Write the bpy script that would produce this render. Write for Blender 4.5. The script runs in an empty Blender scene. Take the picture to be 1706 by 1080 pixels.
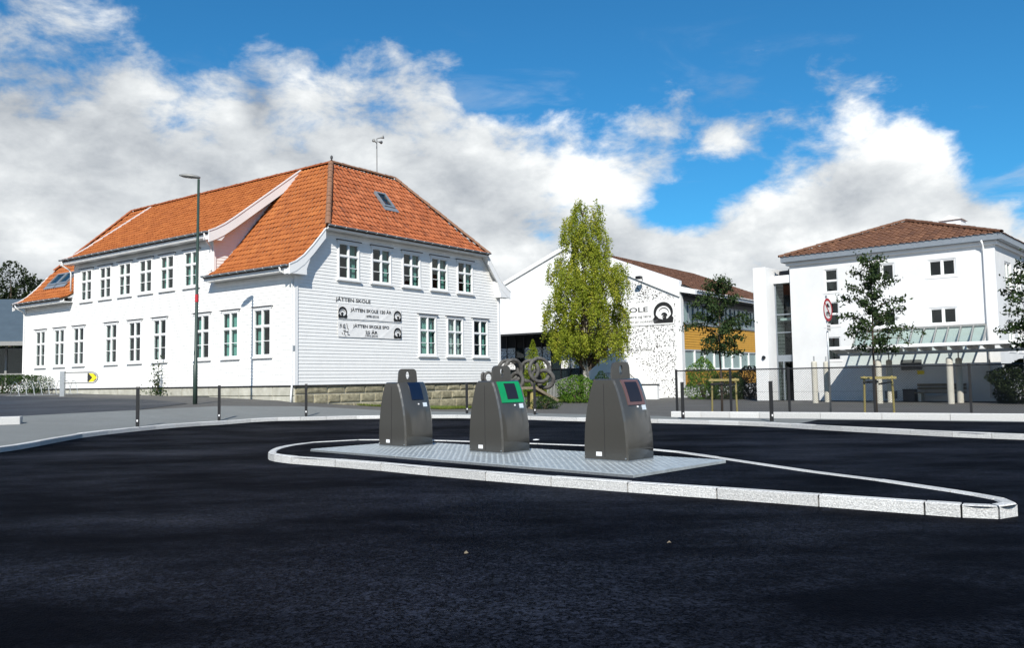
import bpy, bmesh, math, random
import numpy as np
from mathutils import Vector, Matrix
random.seed(7); RNG = np.random.default_rng(7)
sc = bpy.context.scene
COL = sc.collection
R_ = math.radians
# ---------------------------------------------------------------- camera
EYE = np.array([0, 0, 1.45]); FPX, CX, CY = 1403.5, 853.0, 540.0
def _rot(p, r):
    cp, sp, cr, sr = math.cos(p), math.sin(p), math.cos(r), math.sin(r)
    return np.array([[1, 0, 0], [0, cp, -sp], [0, sp, cp]]) @ np.array([[cr, 0, sr], [0, 1, 0], [-sr, 0, cr]])
CAMM = _rot(R_(3.86), R_(.912))
cam = bpy.data.cameras.new('camera'); camo = bpy.data.objects.new('camera', cam); COL.objects.link(camo)
cam.sensor_width = 36; cam.lens = 36 * FPX / 1706; cam.clip_start = .05; cam.clip_end = 3000
_m = Matrix.Identity(4)
for i in range(3):
    _m[i][0] = CAMM[i, 0]; _m[i][1] = CAMM[i, 2]; _m[i][2] = -CAMM[i, 1]; _m[i][3] = EYE[i]
camo.matrix_world = _m
sc.camera = camo
def ray(x, y): return CAMM @ np.array([(x - CX) / FPX, 1, -(y - CY) / FPX])
def at_z(x, y, z=0):
    d = ray(x, y); return EYE + d * ((z - EYE[2]) / d[2])
def at_d(x, y, dist):
    d = ray(x, y); return EYE + d * (dist / d[1])
# ---------------------------------------------------------------- sky and sun
SUN_EL = R_(38); SUNDIR = np.array([.09, .995]); SUNDIR /= np.linalg.norm(SUNDIR)   # where the light travels
sun = bpy.data.lights.new('sun', 'SUN'); sun.energy = 4.6; sun.angle = R_(.53); sun.color = (1, .955, .88)
suno = bpy.data.objects.new('sun', sun); COL.objects.link(suno)
suno.rotation_euler = Vector((SUNDIR[0] * math.cos(SUN_EL), SUNDIR[1] * math.cos(SUN_EL), -math.sin(SUN_EL))).to_track_quat('-Z', 'Y').to_euler()
suno.location = (-10, -40, 40)
world = bpy.data.worlds.new('World'); sc.world = world; world.use_nodes = True
world.cycles.sampling_method = 'MANUAL'; world.cycles.sample_map_resolution = 256
def build_sky():
    nt = world.node_tree; nt.nodes.clear(); N = nt.nodes.new; L = nt.links.new
    def math_(op, a, b=None, c=None, clamp=False):
        n = N('ShaderNodeMath'); n.operation = op; n.use_clamp = clamp
        for i, v in enumerate((a, b, c)):
            if v is None: continue
            if isinstance(v, (int, float)): n.inputs[i].default_value = v
            else: L(v, n.inputs[i])
        return n.outputs[0]
    def mapr(v, a, b, c=0., d=1., smooth=True):
        n = N('ShaderNodeMapRange'); n.interpolation_type = 'SMOOTHSTEP' if smooth else 'LINEAR'
        L(v, n.inputs[0])
        for i, q in enumerate((a, b, c, d)): n.inputs[i + 1].default_value = q
        return n.outputs[0]
    def mixc(f, a, b):
        n = N('ShaderNodeMix'); n.data_type = 'RGBA'
        if isinstance(f, float): n.inputs[0].default_value = f
        else: L(f, n.inputs[0])
        for i, v in ((6, a), (7, b)):
            if isinstance(v, tuple): n.inputs[i].default_value = v
            else: L(v, n.inputs[i])
        return n.outputs[2]
    tc = N('ShaderNodeTexCoord').outputs['Generated']
    sx = N('ShaderNodeSeparateXYZ'); L(tc, sx.inputs[0])
    X, Y, Z = sx.outputs
    az = math_('MULTIPLY', math_('ARCTAN2', X, Y), 57.29578)
    el = math_('MULTIPLY', math_('ARCSINE', Z), 57.29578)
    def noise(vec, scale, detail=6., rough=.55, dist=0., lac=2.):
        n = N('ShaderNodeTexNoise'); n.inputs['Scale'].default_value = scale; n.inputs['Detail'].default_value = detail
        n.inputs['Roughness'].default_value = rough; n.inputs['Distortion'].default_value = dist; n.inputs['Lacunarity'].default_value = lac
        L(vec, n.inputs['Vector']); return n.outputs['Fac']
    def mapping(loc=(0, 0, 0), scl=(1, 1, 1.7)):
        m = N('ShaderNodeMapping'); m.inputs['Location'].default_value = loc; m.inputs['Scale'].default_value = scl
        L(tc, m.inputs['Vector']); return m.outputs[0]
    v0 = mapping(); v1 = mapping((.02, .0, .10))           # second sample sits towards the sun
    sky = N('ShaderNodeTexSky'); sky.sky_type = 'NISHITA'; sky.sun_disc = False
    sky.sun_elevation = SUN_EL; sky.sun_rotation = math.atan2(-SUNDIR[0], -SUNDIR[1]) % (2 * math.pi)
    sky.altitude = 0; sky.air_density = 1.0; sky.dust_density = .25; sky.ozone_density = 2.2
    tint = N('ShaderNodeMix'); tint.data_type = 'RGBA'; tint.blend_type = 'MULTIPLY'; tint.inputs[0].default_value = 1.; tint.inputs[7].default_value = (.20, .69, .95, 1)
    L(sky.outputs[0], tint.inputs[6])
    # cloud tops: how high the bank reaches at each azimuth (degrees); it carries on the same way outside the view
    ramp = N('ShaderNodeFloatCurve'); c = ramp.mapping.curves[0]
    pts = [(-180, 15), (-120, 17), (-60, 19), (-33, 22), (-27, 22.5), (-21, 21), (-13, 20.5), (-7, 20.5), (-3, 18.5), (0, 16.5), (3, 15.5), (7, 16.5), (11, 19), (15, 19), (19, 17.5), (23, 17.5), (27, 16.5), (30, 12), (34, 11.5), (60, 14), (120, 16), (180, 15)]
    while len(c.points) < len(pts): c.points.new(.5, .5)
    for p, (a_, e_) in zip(c.points, pts): p.location = ((a_ + 180) / 360, e_ / 40)
    ramp.mapping.update(); L(mapr(az, -180, 180, smooth=False), ramp.inputs['Value'])
    top = math_('MULTIPLY', ramp.outputs[0], 40)
    def blob(a_, e_, ra, re, amt):
        q = math_('ADD', math_('POWER', math_('ABSOLUTE', math_('DIVIDE', math_('SUBTRACT', az, a_), ra)), 2), math_('POWER', math_('ABSOLUTE', math_('DIVIDE', math_('SUBTRACT', el, e_), re)), 2))
        return math_('MULTIPLY', math_('EXPONENT', math_('MULTIPLY', q, -1)), amt)
    def add(*vs):
        o = vs[0]
        for v in vs[1:]: o = math_('ADD', o, v)
        return o
    hole = add(blob(11.2, 11.3, 2.9, 1.7, -1.15), blob(14.5, 13.0, 3.0, 1.2, -.5), blob(6, 20, 4, 3, -.3), blob(31, 14, 2.6, 2.6, -.8), blob(-2, 19.5, 2.2, 1.6, -.3), blob(28, 18.5, 4, 2, -.4),
               blob(3, 13.5, 4.0, 2.5, .35), blob(24.5, 12.2, 4.5, 3.0, .7), blob(-14, 13, 10, 6, .4), blob(-28, 12, 8, 7, .3), blob(0, 0, 400, 6.5, 1.1), blob(14, 16.0, 4, 1.6, .10), -.12)
    def dens(v):
        big = math_('SUBTRACT', noise(v, 3.4, 2., .45, .2), .5)
        fine = math_('SUBTRACT', noise(v, 12.5, 9., .60, .2), .5)
        d = math_('MULTIPLY', math_('MINIMUM', math_('SUBTRACT', top, el), 7.), .10)
        return add(d, math_('MULTIPLY', big, 1.5), math_('MULTIPLY', fine, 2.2), hole)
    d0 = dens(v0); d1 = dens(v1)
    cover = mapr(d0, -.12, .55)
    wisp = math_('MULTIPLY', mapr(noise(mapping((1, 2, 3), (1, 1, 3.0)), 5.0, 7., .6, .6), .54, .80), mapr(el, 25, 12, 0, .6))
    cover = math_('MAXIMUM', cover, wisp)
    lit = math_('SUBTRACT', d0, d1)
    grey = math_('SUBTRACT', noise(mapping((4.2, 1.1, .3), (1, 1, 1.9)), 4.4, 6., .5, .35), .5)
    shade = add(math_('MULTIPLY', grey, 1.9), blob(-16.8, 18.3, 1.2, 1.7, .9), blob(-30, 14.5, 6, 2.5, .25), blob(-2.0, 13.0, 4.5, 1.6, .40), blob(1.0, 11, 2.2, 1.6, .25), blob(-33, 10, 2, 1.5, .3),
                math_('MULTIPLY', lit, -.62), blob(4.5, 13.2, 3.0, 2.6, -.75), blob(24, 14.6, 5, 2.2, -.65), blob(-15, 14, 4, 2, -.25), blob(2, 9.3, 2.5, 1.2, -.35), blob(-12, 11, 4, 2, -.3))
    shade = mapr(shade, -.75, .70, smooth=False)
    cr = N('ShaderNodeValToRGB'); e = cr.color_ramp.elements; e[0].color = (9.0, 9.1, 9.0, 1); e[1].color = (2.9, 3.2, 3.6, 1); e2_ = e.new(.42); e2_.color = (6.0, 6.25, 6.4, 1); L(shade, cr.inputs[0])
    col = mixc(cover, tint.outputs[2], cr.outputs[0])
    bg = N('ShaderNodeBackground'); bg.inputs['Strength'].default_value = .10; L(col, bg.inputs['Color'])
    out = N('ShaderNodeOutputWorld'); L(bg.outputs[0], out.inputs[0])
build_sky()
vs = sc.view_settings; vs.view_transform = 'Standard'; vs.look = 'None'; vs.exposure = 0.42; vs.gamma = 1; vs.use_curve_mapping = False
sc.cycles.max_bounces = 6; sc.cycles.transparent_max_bounces = 12; sc.cycles.caustics_reflective = False; sc.cycles.caustics_refractive = False
sc.cycles.use_denoising = True

# ---------------------------------------------------------------- ground height
_CP = [(-11.7, 19.4, 0), (-11.6, 23, .1), (-11.2, 25.2, .13), (-9.9, 28.5, .14), (-7.6, 31, .14), (-1.8, 32, .09), (.8, 30.5, .05), (3, 29, .02), (5.5, 27, 0), (8, 23, 0), (10, 20, 0), (16, 18, 0),
       (-12.2, 32.6, .76), (-9.56, 37, .73), (-11.06, 38.2, .8), (-15, 41, .95), (-19.3, 44.2, 1.04), (-25, 48.5, 1.15), (-30.4, 52.4, 1.25), (-6.5, 39.3, .36), (-4.3, 44, .05), (-.7, 48.9, 0),
       (-17.4, 28.6, .45), (-22, 36, .85), (-17, 22, .1), (-26, 24, .2), (-40, 40, 1.1), (-40, 60, 1.3), (-60, 60, 1.3), (-40, 15, 0), (-20, 17, 0), (0, 20, 0), (-6, 22, .02), (4, 22, 0), (-6, 35, .2), (-2, 38, .05),
       (3, 36, 0), (3, 50, 0), (10, 40, 0), (16, 45, 0), (12, 62, 0), (25, 40, 0), (0, 62, 0), (30, 25, 0), (30, 60, 0), (45, 40, 0), (15, 30, 0), (20, 23, 0), (0, 90, .0), (-40, 90, 1.3), (40, 90, 0), (-20, 70, .6), (-8, 60, .1)]
_CPA = np.array(_CP); _n = len(_CP)
_K = np.linalg.norm(_CPA[:, None, :2] - _CPA[None, :, :2], axis=2)
_S = np.zeros((_n + 1, _n + 1)); _S[:_n, :_n] = _K - np.eye(_n) * .25; _S[:_n, _n] = 1; _S[_n, :_n] = 1
_W = np.linalg.solve(_S, np.append(_CPA[:, 2], 0))
def g(x, y):
    x = min(max(x, -60), 45); y = min(max(y, -5), 90)
    r = np.hypot(_CPA[:, 0] - x, _CPA[:, 1] - y); z = float(r @ _W[:_n] + _W[_n])
    t = min(max((y - 18.5) / 4.5, 0), 1); t = t * t * (3 - 2 * t)
    s = min(max((4.5 - x) / 4, 0), 1)                     # level on the right-hand side
    return max(z, 0) * t * s
def hit(px, py, dz=0):
    z = .2
    for _ in range(25):
        p = at_z(px, py, z); z = .5 * z + .5 * (g(p[0], p[1]) + dz)
    return at_z(px, py, z)

# ---------------------------------------------------------------- mesh helpers
class MB:
    def __init__(s): s.v = []; s.f = []; s.m = []
    def add(s, vs, fs, m=0):
        o = len(s.v); s.v += [tuple(map(float, p)) for p in vs]; s.f += [tuple(i + o for i in f) for f in fs]; s.m += [m] * len(fs); return s
    def box(s, x0, x1, y0, y1, z0, z1, m=0):
        return s.add([(x, y, z) for z in (z0, z1) for x, y in ((x0, y0), (x1, y0), (x1, y1), (x0, y1))],
                     [(3, 2, 1, 0), (4, 5, 6, 7), (0, 1, 5, 4), (1, 2, 6, 5), (2, 3, 7, 6), (3, 0, 4, 7)], m)
    def prism(s, pts, d, m=0):                              # closed polygon of 3-D points pushed along d
        n = len(pts); a = [np.array(p, float) for p in pts]; d = np.array(d, float)
        return s.add(a + [p + d for p in a], [tuple(range(n - 1, -1, -1)), tuple(range(n, 2 * n))] + [(i, (i + 1) % n, n + (i + 1) % n, n + i) for i in range(n)], m)
    def tube(s, pts, r, n=8, m=0, closed=False, cap=True):
        P = [np.array(p, float) for p in pts]; k = len(P); rr = r if hasattr(r, '__len__') else [r] * k
        up = np.array([0, 0, 1.]); vs = []; last = None
        for i in range(k):
            a = P[(i - 1) % k] if (closed or i > 0) else P[i]; b = P[(i + 1) % k] if (closed or i < k - 1) else P[i]
            t = b - a; t = t / (np.linalg.norm(t) + 1e-9)
            if last is None:
                x = np.cross(t, up)
                if np.linalg.norm(x) < .1: x = np.cross(t, (1, 0, 0))
            else: x = last - t * np.dot(last, t)
            x /= np.linalg.norm(x) + 1e-9; last = x; y = np.cross(t, x)
            vs += [P[i] + rr[i] * (x * math.cos(2 * math.pi * j / n) + y * math.sin(2 * math.pi * j / n)) for j in range(n)]
        fs = [(i * n + j, i * n + (j + 1) % n, ((i + 1) % k) * n + (j + 1) % n, ((i + 1) % k) * n + j) for i in range(k if closed else k - 1) for j in range(n)]
        if cap and not closed: fs += [tuple(range(n - 1, -1, -1)), tuple((k - 1) * n + j for j in range(n))]
        return s.add(vs, fs, m)
    def bar(s, a, b, w, h, m=0):                            # square bar between two points
        a = np.array(a, float); b = np.array(b, float); t = b - a; t /= np.linalg.norm(t)
        x = np.cross(t, (0, 0, 1))
        if np.linalg.norm(x) < .05: x = np.array([1., 0, 0])
        x /= np.linalg.norm(x); y = np.cross(x, t)
        c = [(-w / 2, -h / 2), (w / 2, -h / 2), (w / 2, h / 2), (-w / 2, h / 2)]
        return s.add([p + x * i + y * j for p in (a, b) for i, j in c], [(0, 1, 2, 3), (7, 6, 5, 4), (0, 4, 5, 1), (1, 5, 6, 2), (2, 6, 7, 3), (3, 7, 4, 0)], m)
    def mesh(s, name):
        me = bpy.data.meshes.new(name); me.from_pydata(s.v, [], s.f); me.update(); return me
    def build(s, name, mats, parent=None, smooth=False, loc=(0, 0, 0), rz=0, bevel=0, kind=None):
        me = s.mesh(name)
        for m in (mats if isinstance(mats, (list, tuple)) else [mats]): me.materials.append(m)
        if any(s.m): me.polygons.foreach_set('material_index', s.m)
        fix(me)
        if smooth: me.polygons.foreach_set('use_smooth', [True] * len(me.polygons))
        return link(name, me, parent, loc, rz, bevel, kind)
def fix(me):
    bm = bmesh.new(); bm.from_mesh(me); bmesh.ops.recalc_face_normals(bm, faces=bm.faces); bm.to_mesh(me); bm.free()
def link(name, me, parent=None, loc=(0, 0, 0), rz=0, bevel=0, kind=None):
    o = bpy.data.objects.new(name, me); COL.objects.link(o); o.location = loc; o.rotation_euler = (0, 0, rz)
    if parent is not None: o.parent = parent
    if bevel:
        b = o.modifiers.new('bevel', 'BEVEL'); b.width = bevel; b.segments = 2; b.limit_method = 'ANGLE'; b.angle_limit = R_(40)
    if kind: o['kind'] = kind
    return o
def thing(name, label, cat, loc=(0, 0, 0), rz=0, group=None):
    o = bpy.data.objects.new(name, None); COL.objects.link(o); o.location = loc; o.rotation_euler = (0, 0, rz); o.empty_display_size = .2
    return tag(o, label, cat, group)
def tag(o, label, cat, group=None):
    o['label'] = label; o['category'] = cat
    if group: o['group'] = group
    return o
def copy_tree(o, parent=None):
    c = o.copy(); COL.objects.link(c); c.parent = parent
    for ch in o.children: copy_tree(ch, c)
    return c

# ---------------------------------------------------------------- materials
def mat(name, col, rough=.6, var=.12, scale=6., bump=0., bscale=40., spec=.5, metal=0., col2=None, rnd=0., coat=0., detail=6.):
    m = bpy.data.materials.new(name); m.use_nodes = True; nt = m.node_tree; N = nt.nodes.new; L = nt.links.new
    b = nt.nodes['Principled BSDF']; b.inputs['Roughness'].default_value = rough; b.inputs['Metallic'].default_value = metal
    b.inputs['Specular IOR Level'].default_value = spec
    if coat: b.inputs['Coat Weight'].default_value = coat; b.inputs['Coat Roughness'].default_value = .12
    tc = N('ShaderNodeTexCoord')
    if var or col2:
        n = N('ShaderNodeTexNoise'); n.inputs['Scale'].default_value = scale; n.inputs['Detail'].default_value = detail; n.inputs['Roughness'].default_value = .62; L(tc.outputs['Object'], n.inputs['Vector'])
        r = N('ShaderNodeValToRGB'); e = r.color_ramp.elements; e[0].position = .3; e[1].position = .7
        c2 = col2 or tuple(min(1, c * (1 + var)) for c in col); c1 = col if col2 else tuple(c * (1 - var) for c in col)
        e[0].color = (*c1, 1); e[1].color = (*c2, 1); L(n.outputs['Fac'], r.inputs['Fac']); out = r.outputs[0]
        if rnd:
            oi = N('ShaderNodeObjectInfo'); h = N('ShaderNodeHueSaturation'); mr = N('ShaderNodeMapRange'); L(oi.outputs['Random'], mr.inputs[0]); mr.inputs[3].default_value = 1 - rnd; mr.inputs[4].default_value = 1 + rnd
            L(mr.outputs[0], h.inputs['Value']); L(out, h.inputs['Color']); out = h.outputs[0]
        L(out, b.inputs['Base Color'])
    else: b.inputs['Base Color'].default_value = (*col, 1)
    if bump:
        n2 = N('ShaderNodeTexNoise'); n2.inputs['Scale'].default_value = bscale; n2.inputs['Detail'].default_value = 5; L(tc.outputs['Object'], n2.inputs['Vector'])
        bp = N('ShaderNodeBump'); bp.inputs['Strength'].default_value = bump; bp.inputs['Distance'].default_value = .02; L(n2.outputs['Fac'], bp.inputs['Height']); L(bp.outputs[0], b.inputs['Normal'])
    return m
def asphalt(name, c1, c2, rough, bscale=160, bump=.55, spec=.5, patch=.35):
    m = bpy.data.materials.new(name); m.use_nodes = True; nt = m.node_tree; N = nt.nodes.new; L = nt.links.new
    b = nt.nodes['Principled BSDF']; b.inputs['Specular IOR Level'].default_value = spec
    tc = N('ShaderNodeTexCoord').outputs['Object']
    def nz(s, d=5, r=.6, vec=tc):
        n = N('ShaderNodeTexNoise'); n.inputs['Scale'].default_value = s; n.inputs['Detail'].default_value = d; n.inputs['Roughness'].default_value = r; L(vec, n.inputs['Vector']); return n.outputs['Fac']
    def ramp(v, a, b_, c, d):
        n = N('ShaderNodeMapRange'); L(v, n.inputs[0])
        for i, q in enumerate((a, b_, c, d)): n.inputs[i + 1].default_value = q
        return n.outputs[0]
    vo = N('ShaderNodeTexVoronoi'); vo.inputs['Scale'].default_value = bscale; L(tc, vo.inputs['Vector'])
    wn = N('ShaderNodeTexWhiteNoise'); L(vo.outputs['Color'], wn.inputs['Vector'])
    vo2 = N('ShaderNodeTexVoronoi'); vo2.inputs['Scale'].default_value = bscale * .42; L(tc, vo2.inputs['Vector']); wn2 = N('ShaderNodeTexWhiteNoise'); L(vo2.outputs['Color'], wn2.inputs['Vector'])
    mp = N('ShaderNodeMapping'); mp.inputs['Rotation'].default_value = (0, 0, .9); mp.inputs['Scale'].default_value = (.55, 1.2, 1); L(tc, mp.inputs['Vector'])
    big = nz(.42, 8, .66, mp.outputs[0]); mid = nz(3.2, 6, .7)
    def mth(op, p, q):
        n = N('ShaderNodeMath'); n.operation = op
        for i, v in enumerate((p, q)):
            if isinstance(v, (int, float)): n.inputs[i].default_value = v
            else: L(v, n.inputs[i])
        return n.outputs[0]
    grain = mth('ADD', mth('MULTIPLY', ramp(wn.outputs['Value'], .35, 1, 0, 1), .6), mth('MULTIPLY', ramp(wn2.outputs['Value'], .45, 1, 0, 1), .55))
    pat = mth('MULTIPLY', ramp(big, .42, .70, 1 - patch * 1.55, 1.7 if patch > .5 else 1.1), ramp(mid, .3, .7, .55, 1.15))
    mix = N('ShaderNodeMix'); mix.data_type = 'RGBA'; mix.inputs[6].default_value = (*c1, 1); mix.inputs[7].default_value = (*c2, 1)
    L(mth('MULTIPLY', pat, grain), mix.inputs[0]); L(mix.outputs[2], b.inputs['Base Color'])
    L(ramp(big, .32, .7, rough + .14, rough - .14), b.inputs['Roughness'])
    bp = N('ShaderNodeBump'); bp.inputs['Strength'].default_value = bump; bp.inputs['Distance'].default_value = .006
    h = N('ShaderNodeMath'); h.operation = 'ADD'; L(vo.outputs['Distance'], h.inputs[0]); L(nz(bscale * .35, 3), h.inputs[1]); L(h.outputs[0], bp.inputs['Height']); L(bp.outputs[0], b.inputs['Normal'])
    return m
M = {}
M['asphalt_new'] = asphalt('fresh_asphalt', (.0008, .0013, .0030), (.022, .027, .043), .62, patch=.58, bscale=70, bump=1., spec=.012)  # both colours tinted blue in place of the sky's reflection
M['asphalt_mid'] = asphalt('street_asphalt', (.022, .024, .029), (.055, .058, .065), .62)
M['asphalt_old'] = asphalt('yard_asphalt', (.075, .072, .066), (.14, .135, .125), .8)
M['pavement'] = asphalt('pavement_asphalt', (.15, .158, .152), (.27, .28, .27), .8)
M['granite'] = mat('kerb_granite', (.33, .33, .325), .8, .0, 60., .7, 70., col2=(.74, .74, .72), rnd=.12, detail=4)
M['stone'] = mat('foundation_stone', (.17, .15, .095), .85, 0, 5., .9, 14., col2=(.40, .36, .24), rnd=.2)
M['mortar'] = mat('pale_mortar', (.60, .55, .43), .9, .15, 8., .4, 60.)
M['plinth'] = mat('plinth_plaster', (.34, .33, .27), .9, 0, 2.2, .5, 50., col2=(.52, .51, .44), rnd=.07)
M['white'] = mat('white_paint', (.80, .80, .79), .5, .03, 1.2, .05, 60.)
M['white_b'] = mat('white_board_paint', (.82, .815, .79), .55, .04, 2.5, .1, 30.)
M['flash'] = mat('dark_flashing', (.035, .035, .038), .5, .2, 8.)
M['zinc'] = mat('painted_zinc', (.26, .29, .32), .4, .1, 5., metal=.35)
M['render'] = mat('white_render', (.74, .745, .74), .8, .04, .8, .25, 90.)
M['render_g'] = mat('offwhite_render', (.66, .665, .66), .85, .075, .45, .3, 80.)
M['black'] = mat('black_metal', (.012, .012, .013), .4, .2, 10.)
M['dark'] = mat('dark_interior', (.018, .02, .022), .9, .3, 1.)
M['curtain'] = mat('teal_curtain', (.24, .47, .41), .9, .1, 14.)
M['curtain_w'] = mat('white_curtain', (.62, .66, .64), .9, .08, 9.)
M['steel'] = mat('galvanised_steel', (.42, .44, .45), .42, .2, 22., metal=.8)
M['tread'] = mat('galvanised_tread_plate', (.44, .48, .49), .40, .2, 9., metal=.4)
M['bin'] = mat('dark_grey_powder_coat', (.046, .0435, .037), .34, .05, 30., .04, 400., coat=.9)
M['green'] = mat('green_enamel', (.006, .25, .085), .35, .05, 6.)
M['pink'] = mat('brown_pink_enamel', (.125, .07, .068), .4, .05, 6.)
M['blue'] = mat('dark_blue_enamel', (.004, .010, .030), .35, .05, 6.)
M['hole'] = mat('black_opening_and_seam', (.010, .010, .018), .5, .1, 6.)  # black standing in for the dark hatch openings; also the panel seam
M['sticker'] = mat('pale_sticker', (.55, .62, .68), .5, .25, 120.)
M['yellow'] = mat('ochre_board', (.60, .31, .035), .6, .08, 2.)
M['grass'] = mat('grass', (.05, .085, .015), .9, 0, 3., .6, 50., col2=(.16, .19, .045))
M['wood'] = mat('weathered_timber', (.10, .08, .055), .85, 0, 6., .5, 30., col2=(.23, .19, .13))
M['stake'] = mat('tree_stake_timber', (.30, .25, .09), .8, .2, 9., .3, 40.)
M['bark'] = mat('brown_bark', (.07, .05, .035), .9, .3, 9., .7, 30.)
M['conc'] = mat('round_column_concrete', (.50, .48, .41), .85, .1, 7., .4, 60.)
M['tyre'] = mat('worn_grey_rubber', (.03, .029, .028), .75, 0, 5., .5, 60., col2=(.12, .115, .105))
M['red'] = mat('sign_red', (.42, .012, .02), .45, .04, 4.)
M['signw'] = mat('sign_white', (.78, .78, .78), .45, .03, 4.)
M['signy'] = mat('sign_yellow', (.80, .62, .01), .45, .03, 4.)
M['print'] = mat('black_print', (.012, .012, .012), .6, 0)
M['printg'] = mat('grey_print', (.12, .12, .12), .6, 0)
M['lampgreen'] = mat('green_pole_paint', (.028, .050, .040), .45, .1, 8.)
M['lampgrey'] = mat('lamp_head_grey', (.25, .25, .24), .4, .1, 8.)
M['slate'] = mat('dark_sheet_roof', (.07, .095, .115), .5, .1, 1.5)
M['birchbark'] = mat('birch_bark', (.09, .075, .06), .85, 0, 4., .5, 20., col2=(.55, .53, .48))
def leafmat(name, c1, c2, c3, trans=.35, rough=.5):
    m = bpy.data.materials.new(name); m.use_nodes = True; nt = m.node_tree; N = nt.nodes.new; L = nt.links.new; b = nt.nodes['Principled BSDF']; b.inputs['Roughness'].default_value = .65; b.inputs['Specular IOR Level'].default_value = .18
    at = N('ShaderNodeAttribute'); at.attribute_name = 'tint'
    r = N('ShaderNodeValToRGB'); e = r.color_ramp.elements; e[0].color = (*c1, 1); e[1].color = (*c3, 1); n = e.new(.5); n.color = (*c2, 1)
    L(at.outputs['Fac'], r.inputs[0]); L(r.outputs[0], b.inputs['Base Color'])
    t = N('ShaderNodeBsdfTranslucent'); L(r.outputs[0], t.inputs[0]); mx = N('ShaderNodeMixShader'); mx.inputs[0].default_value = trans
    L(b.outputs[0], mx.inputs[1]); L(t.outputs[0], mx.inputs[2]); L(mx.outputs[0], nt.nodes['Material Output'].inputs[0]); return m
M['leaf_birch'] = leafmat('birch_leaves', (.15, .21, .018), (.32, .37, .04), (.52, .47, .06), .45)
M['leaf_cherry'] = leafmat('dark_cherry_leaves', (.012, .026, .010), (.030, .055, .016), (.075, .11, .03), .25)
M['leaf_shrub'] = leafmat('bright_shrub_leaves', (.04, .10, .012), (.09, .19, .02), (.22, .32, .04))
M['leaf_hedge'] = leafmat('dark_hedge_leaves', (.015, .035, .010), (.03, .065, .014), (.07, .11, .02))
M['leaf_thuja'] = leafmat('yellow_green_thuja', (.12, .17, .015), (.22, .28, .02), (.36, .38, .05))
M['leaf_far'] = leafmat('far_tree_leaves', (.008, .016, .006), (.018, .03, .008), (.05, .065, .018), .2)
M['grassblade'] = leafmat('grass_blades', (.06, .11, .02), (.13, .18, .03), (.28, .28, .07))
def tilemat(name, c1, c2, c3, lich):
    m = bpy.data.materials.new(name); m.use_nodes = True; nt = m.node_tree; N = nt.nodes.new; L = nt.links.new; b = nt.nodes['Principled BSDF']; b.inputs['Roughness'].default_value = .75
    at = N('ShaderNodeAttribute'); at.attribute_name = 'tile'
    r = N('ShaderNodeValToRGB'); e = r.color_ramp.elements; e[0].color = (*c1, 1); e[1].color = (*c3, 1); n = e.new(.55); n.color = (*c2, 1); L(at.outputs['Fac'], r.inputs[0])
    tc = N('ShaderNodeTexCoord'); nz = N('ShaderNodeTexNoise'); nz.inputs['Scale'].default_value = 2.2; nz.inputs['Detail'].default_value = 9; nz.inputs['Roughness'].default_value = .72; L(tc.outputs['Object'], nz.inputs['Vector'])
    mr = N('ShaderNodeMapRange'); L(nz.outputs['Fac'], mr.inputs[0]); mr.inputs[1].default_value = .64; mr.inputs[2].default_value = .76; mr.inputs[4].default_value = lich
    mx = N('ShaderNodeMix'); mx.data_type = 'RGBA'; L(mr.outputs[0], mx.inputs[0]); L(r.outputs[0], mx.inputs[6]); mx.inputs[7].default_value = (.42, .33, .24, 1); L(mx.outputs[2], b.inputs['Base Color']); return m
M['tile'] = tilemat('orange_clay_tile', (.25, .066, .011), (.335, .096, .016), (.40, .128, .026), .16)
M['tile_old'] = tilemat('weathered_clay_tile', (.19, .05, .015), (.32, .085, .023), (.42, .135, .05), .6)
M['tile_ridge'] = tilemat('lichen_covered_ridge_tile', (.16, .075, .04), (.25, .13, .075), (.32, .2, .12), 1.)
M['tile_brown'] = tilemat('brown_concrete_tile', (.10, .045, .025), (.15, .068, .035), (.20, .095, .05), .15)
def glassmat(name, tint, refl):
    m = bpy.data.materials.new(name); m.use_nodes = True; nt = m.node_tree; N = nt.nodes.new; L = nt.links.new; nt.nodes.remove(nt.nodes['Principled BSDF'])
    t = N('ShaderNodeBsdfTransparent'); t.inputs[0].default_value = (*tint, 1); gl = N('ShaderNodeBsdfGlossy'); gl.inputs['Roughness'].default_value = .02
    lw = N('ShaderNodeLayerWeight'); lw.inputs[0].default_value = .5; fr = N('ShaderNodeMath'); fr.operation = 'POWER'; L(lw.outputs['Facing'], fr.inputs[0]); fr.inputs[1].default_value = 5.; mr = N('ShaderNodeMath'); mr.operation = 'MULTIPLY_ADD'; L(fr.outputs[0], mr.inputs[0]); mr.inputs[1].default_value = .9; mr.inputs[2].default_value = refl + .04
    mx = N('ShaderNodeMixShader'); L(mr.outputs[0], mx.inputs[0]); L(t.outputs[0], mx.inputs[1]); L(gl.outputs[0], mx.inputs[2]); L(mx.outputs[0], nt.nodes['Material Output'].inputs[0]); return m
M['glass'] = glassmat('window_glass', (.80, .87, .86), .0)
M['opal'] = glassmat('canopy_glass', (.90, .95, .935), .02)
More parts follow.
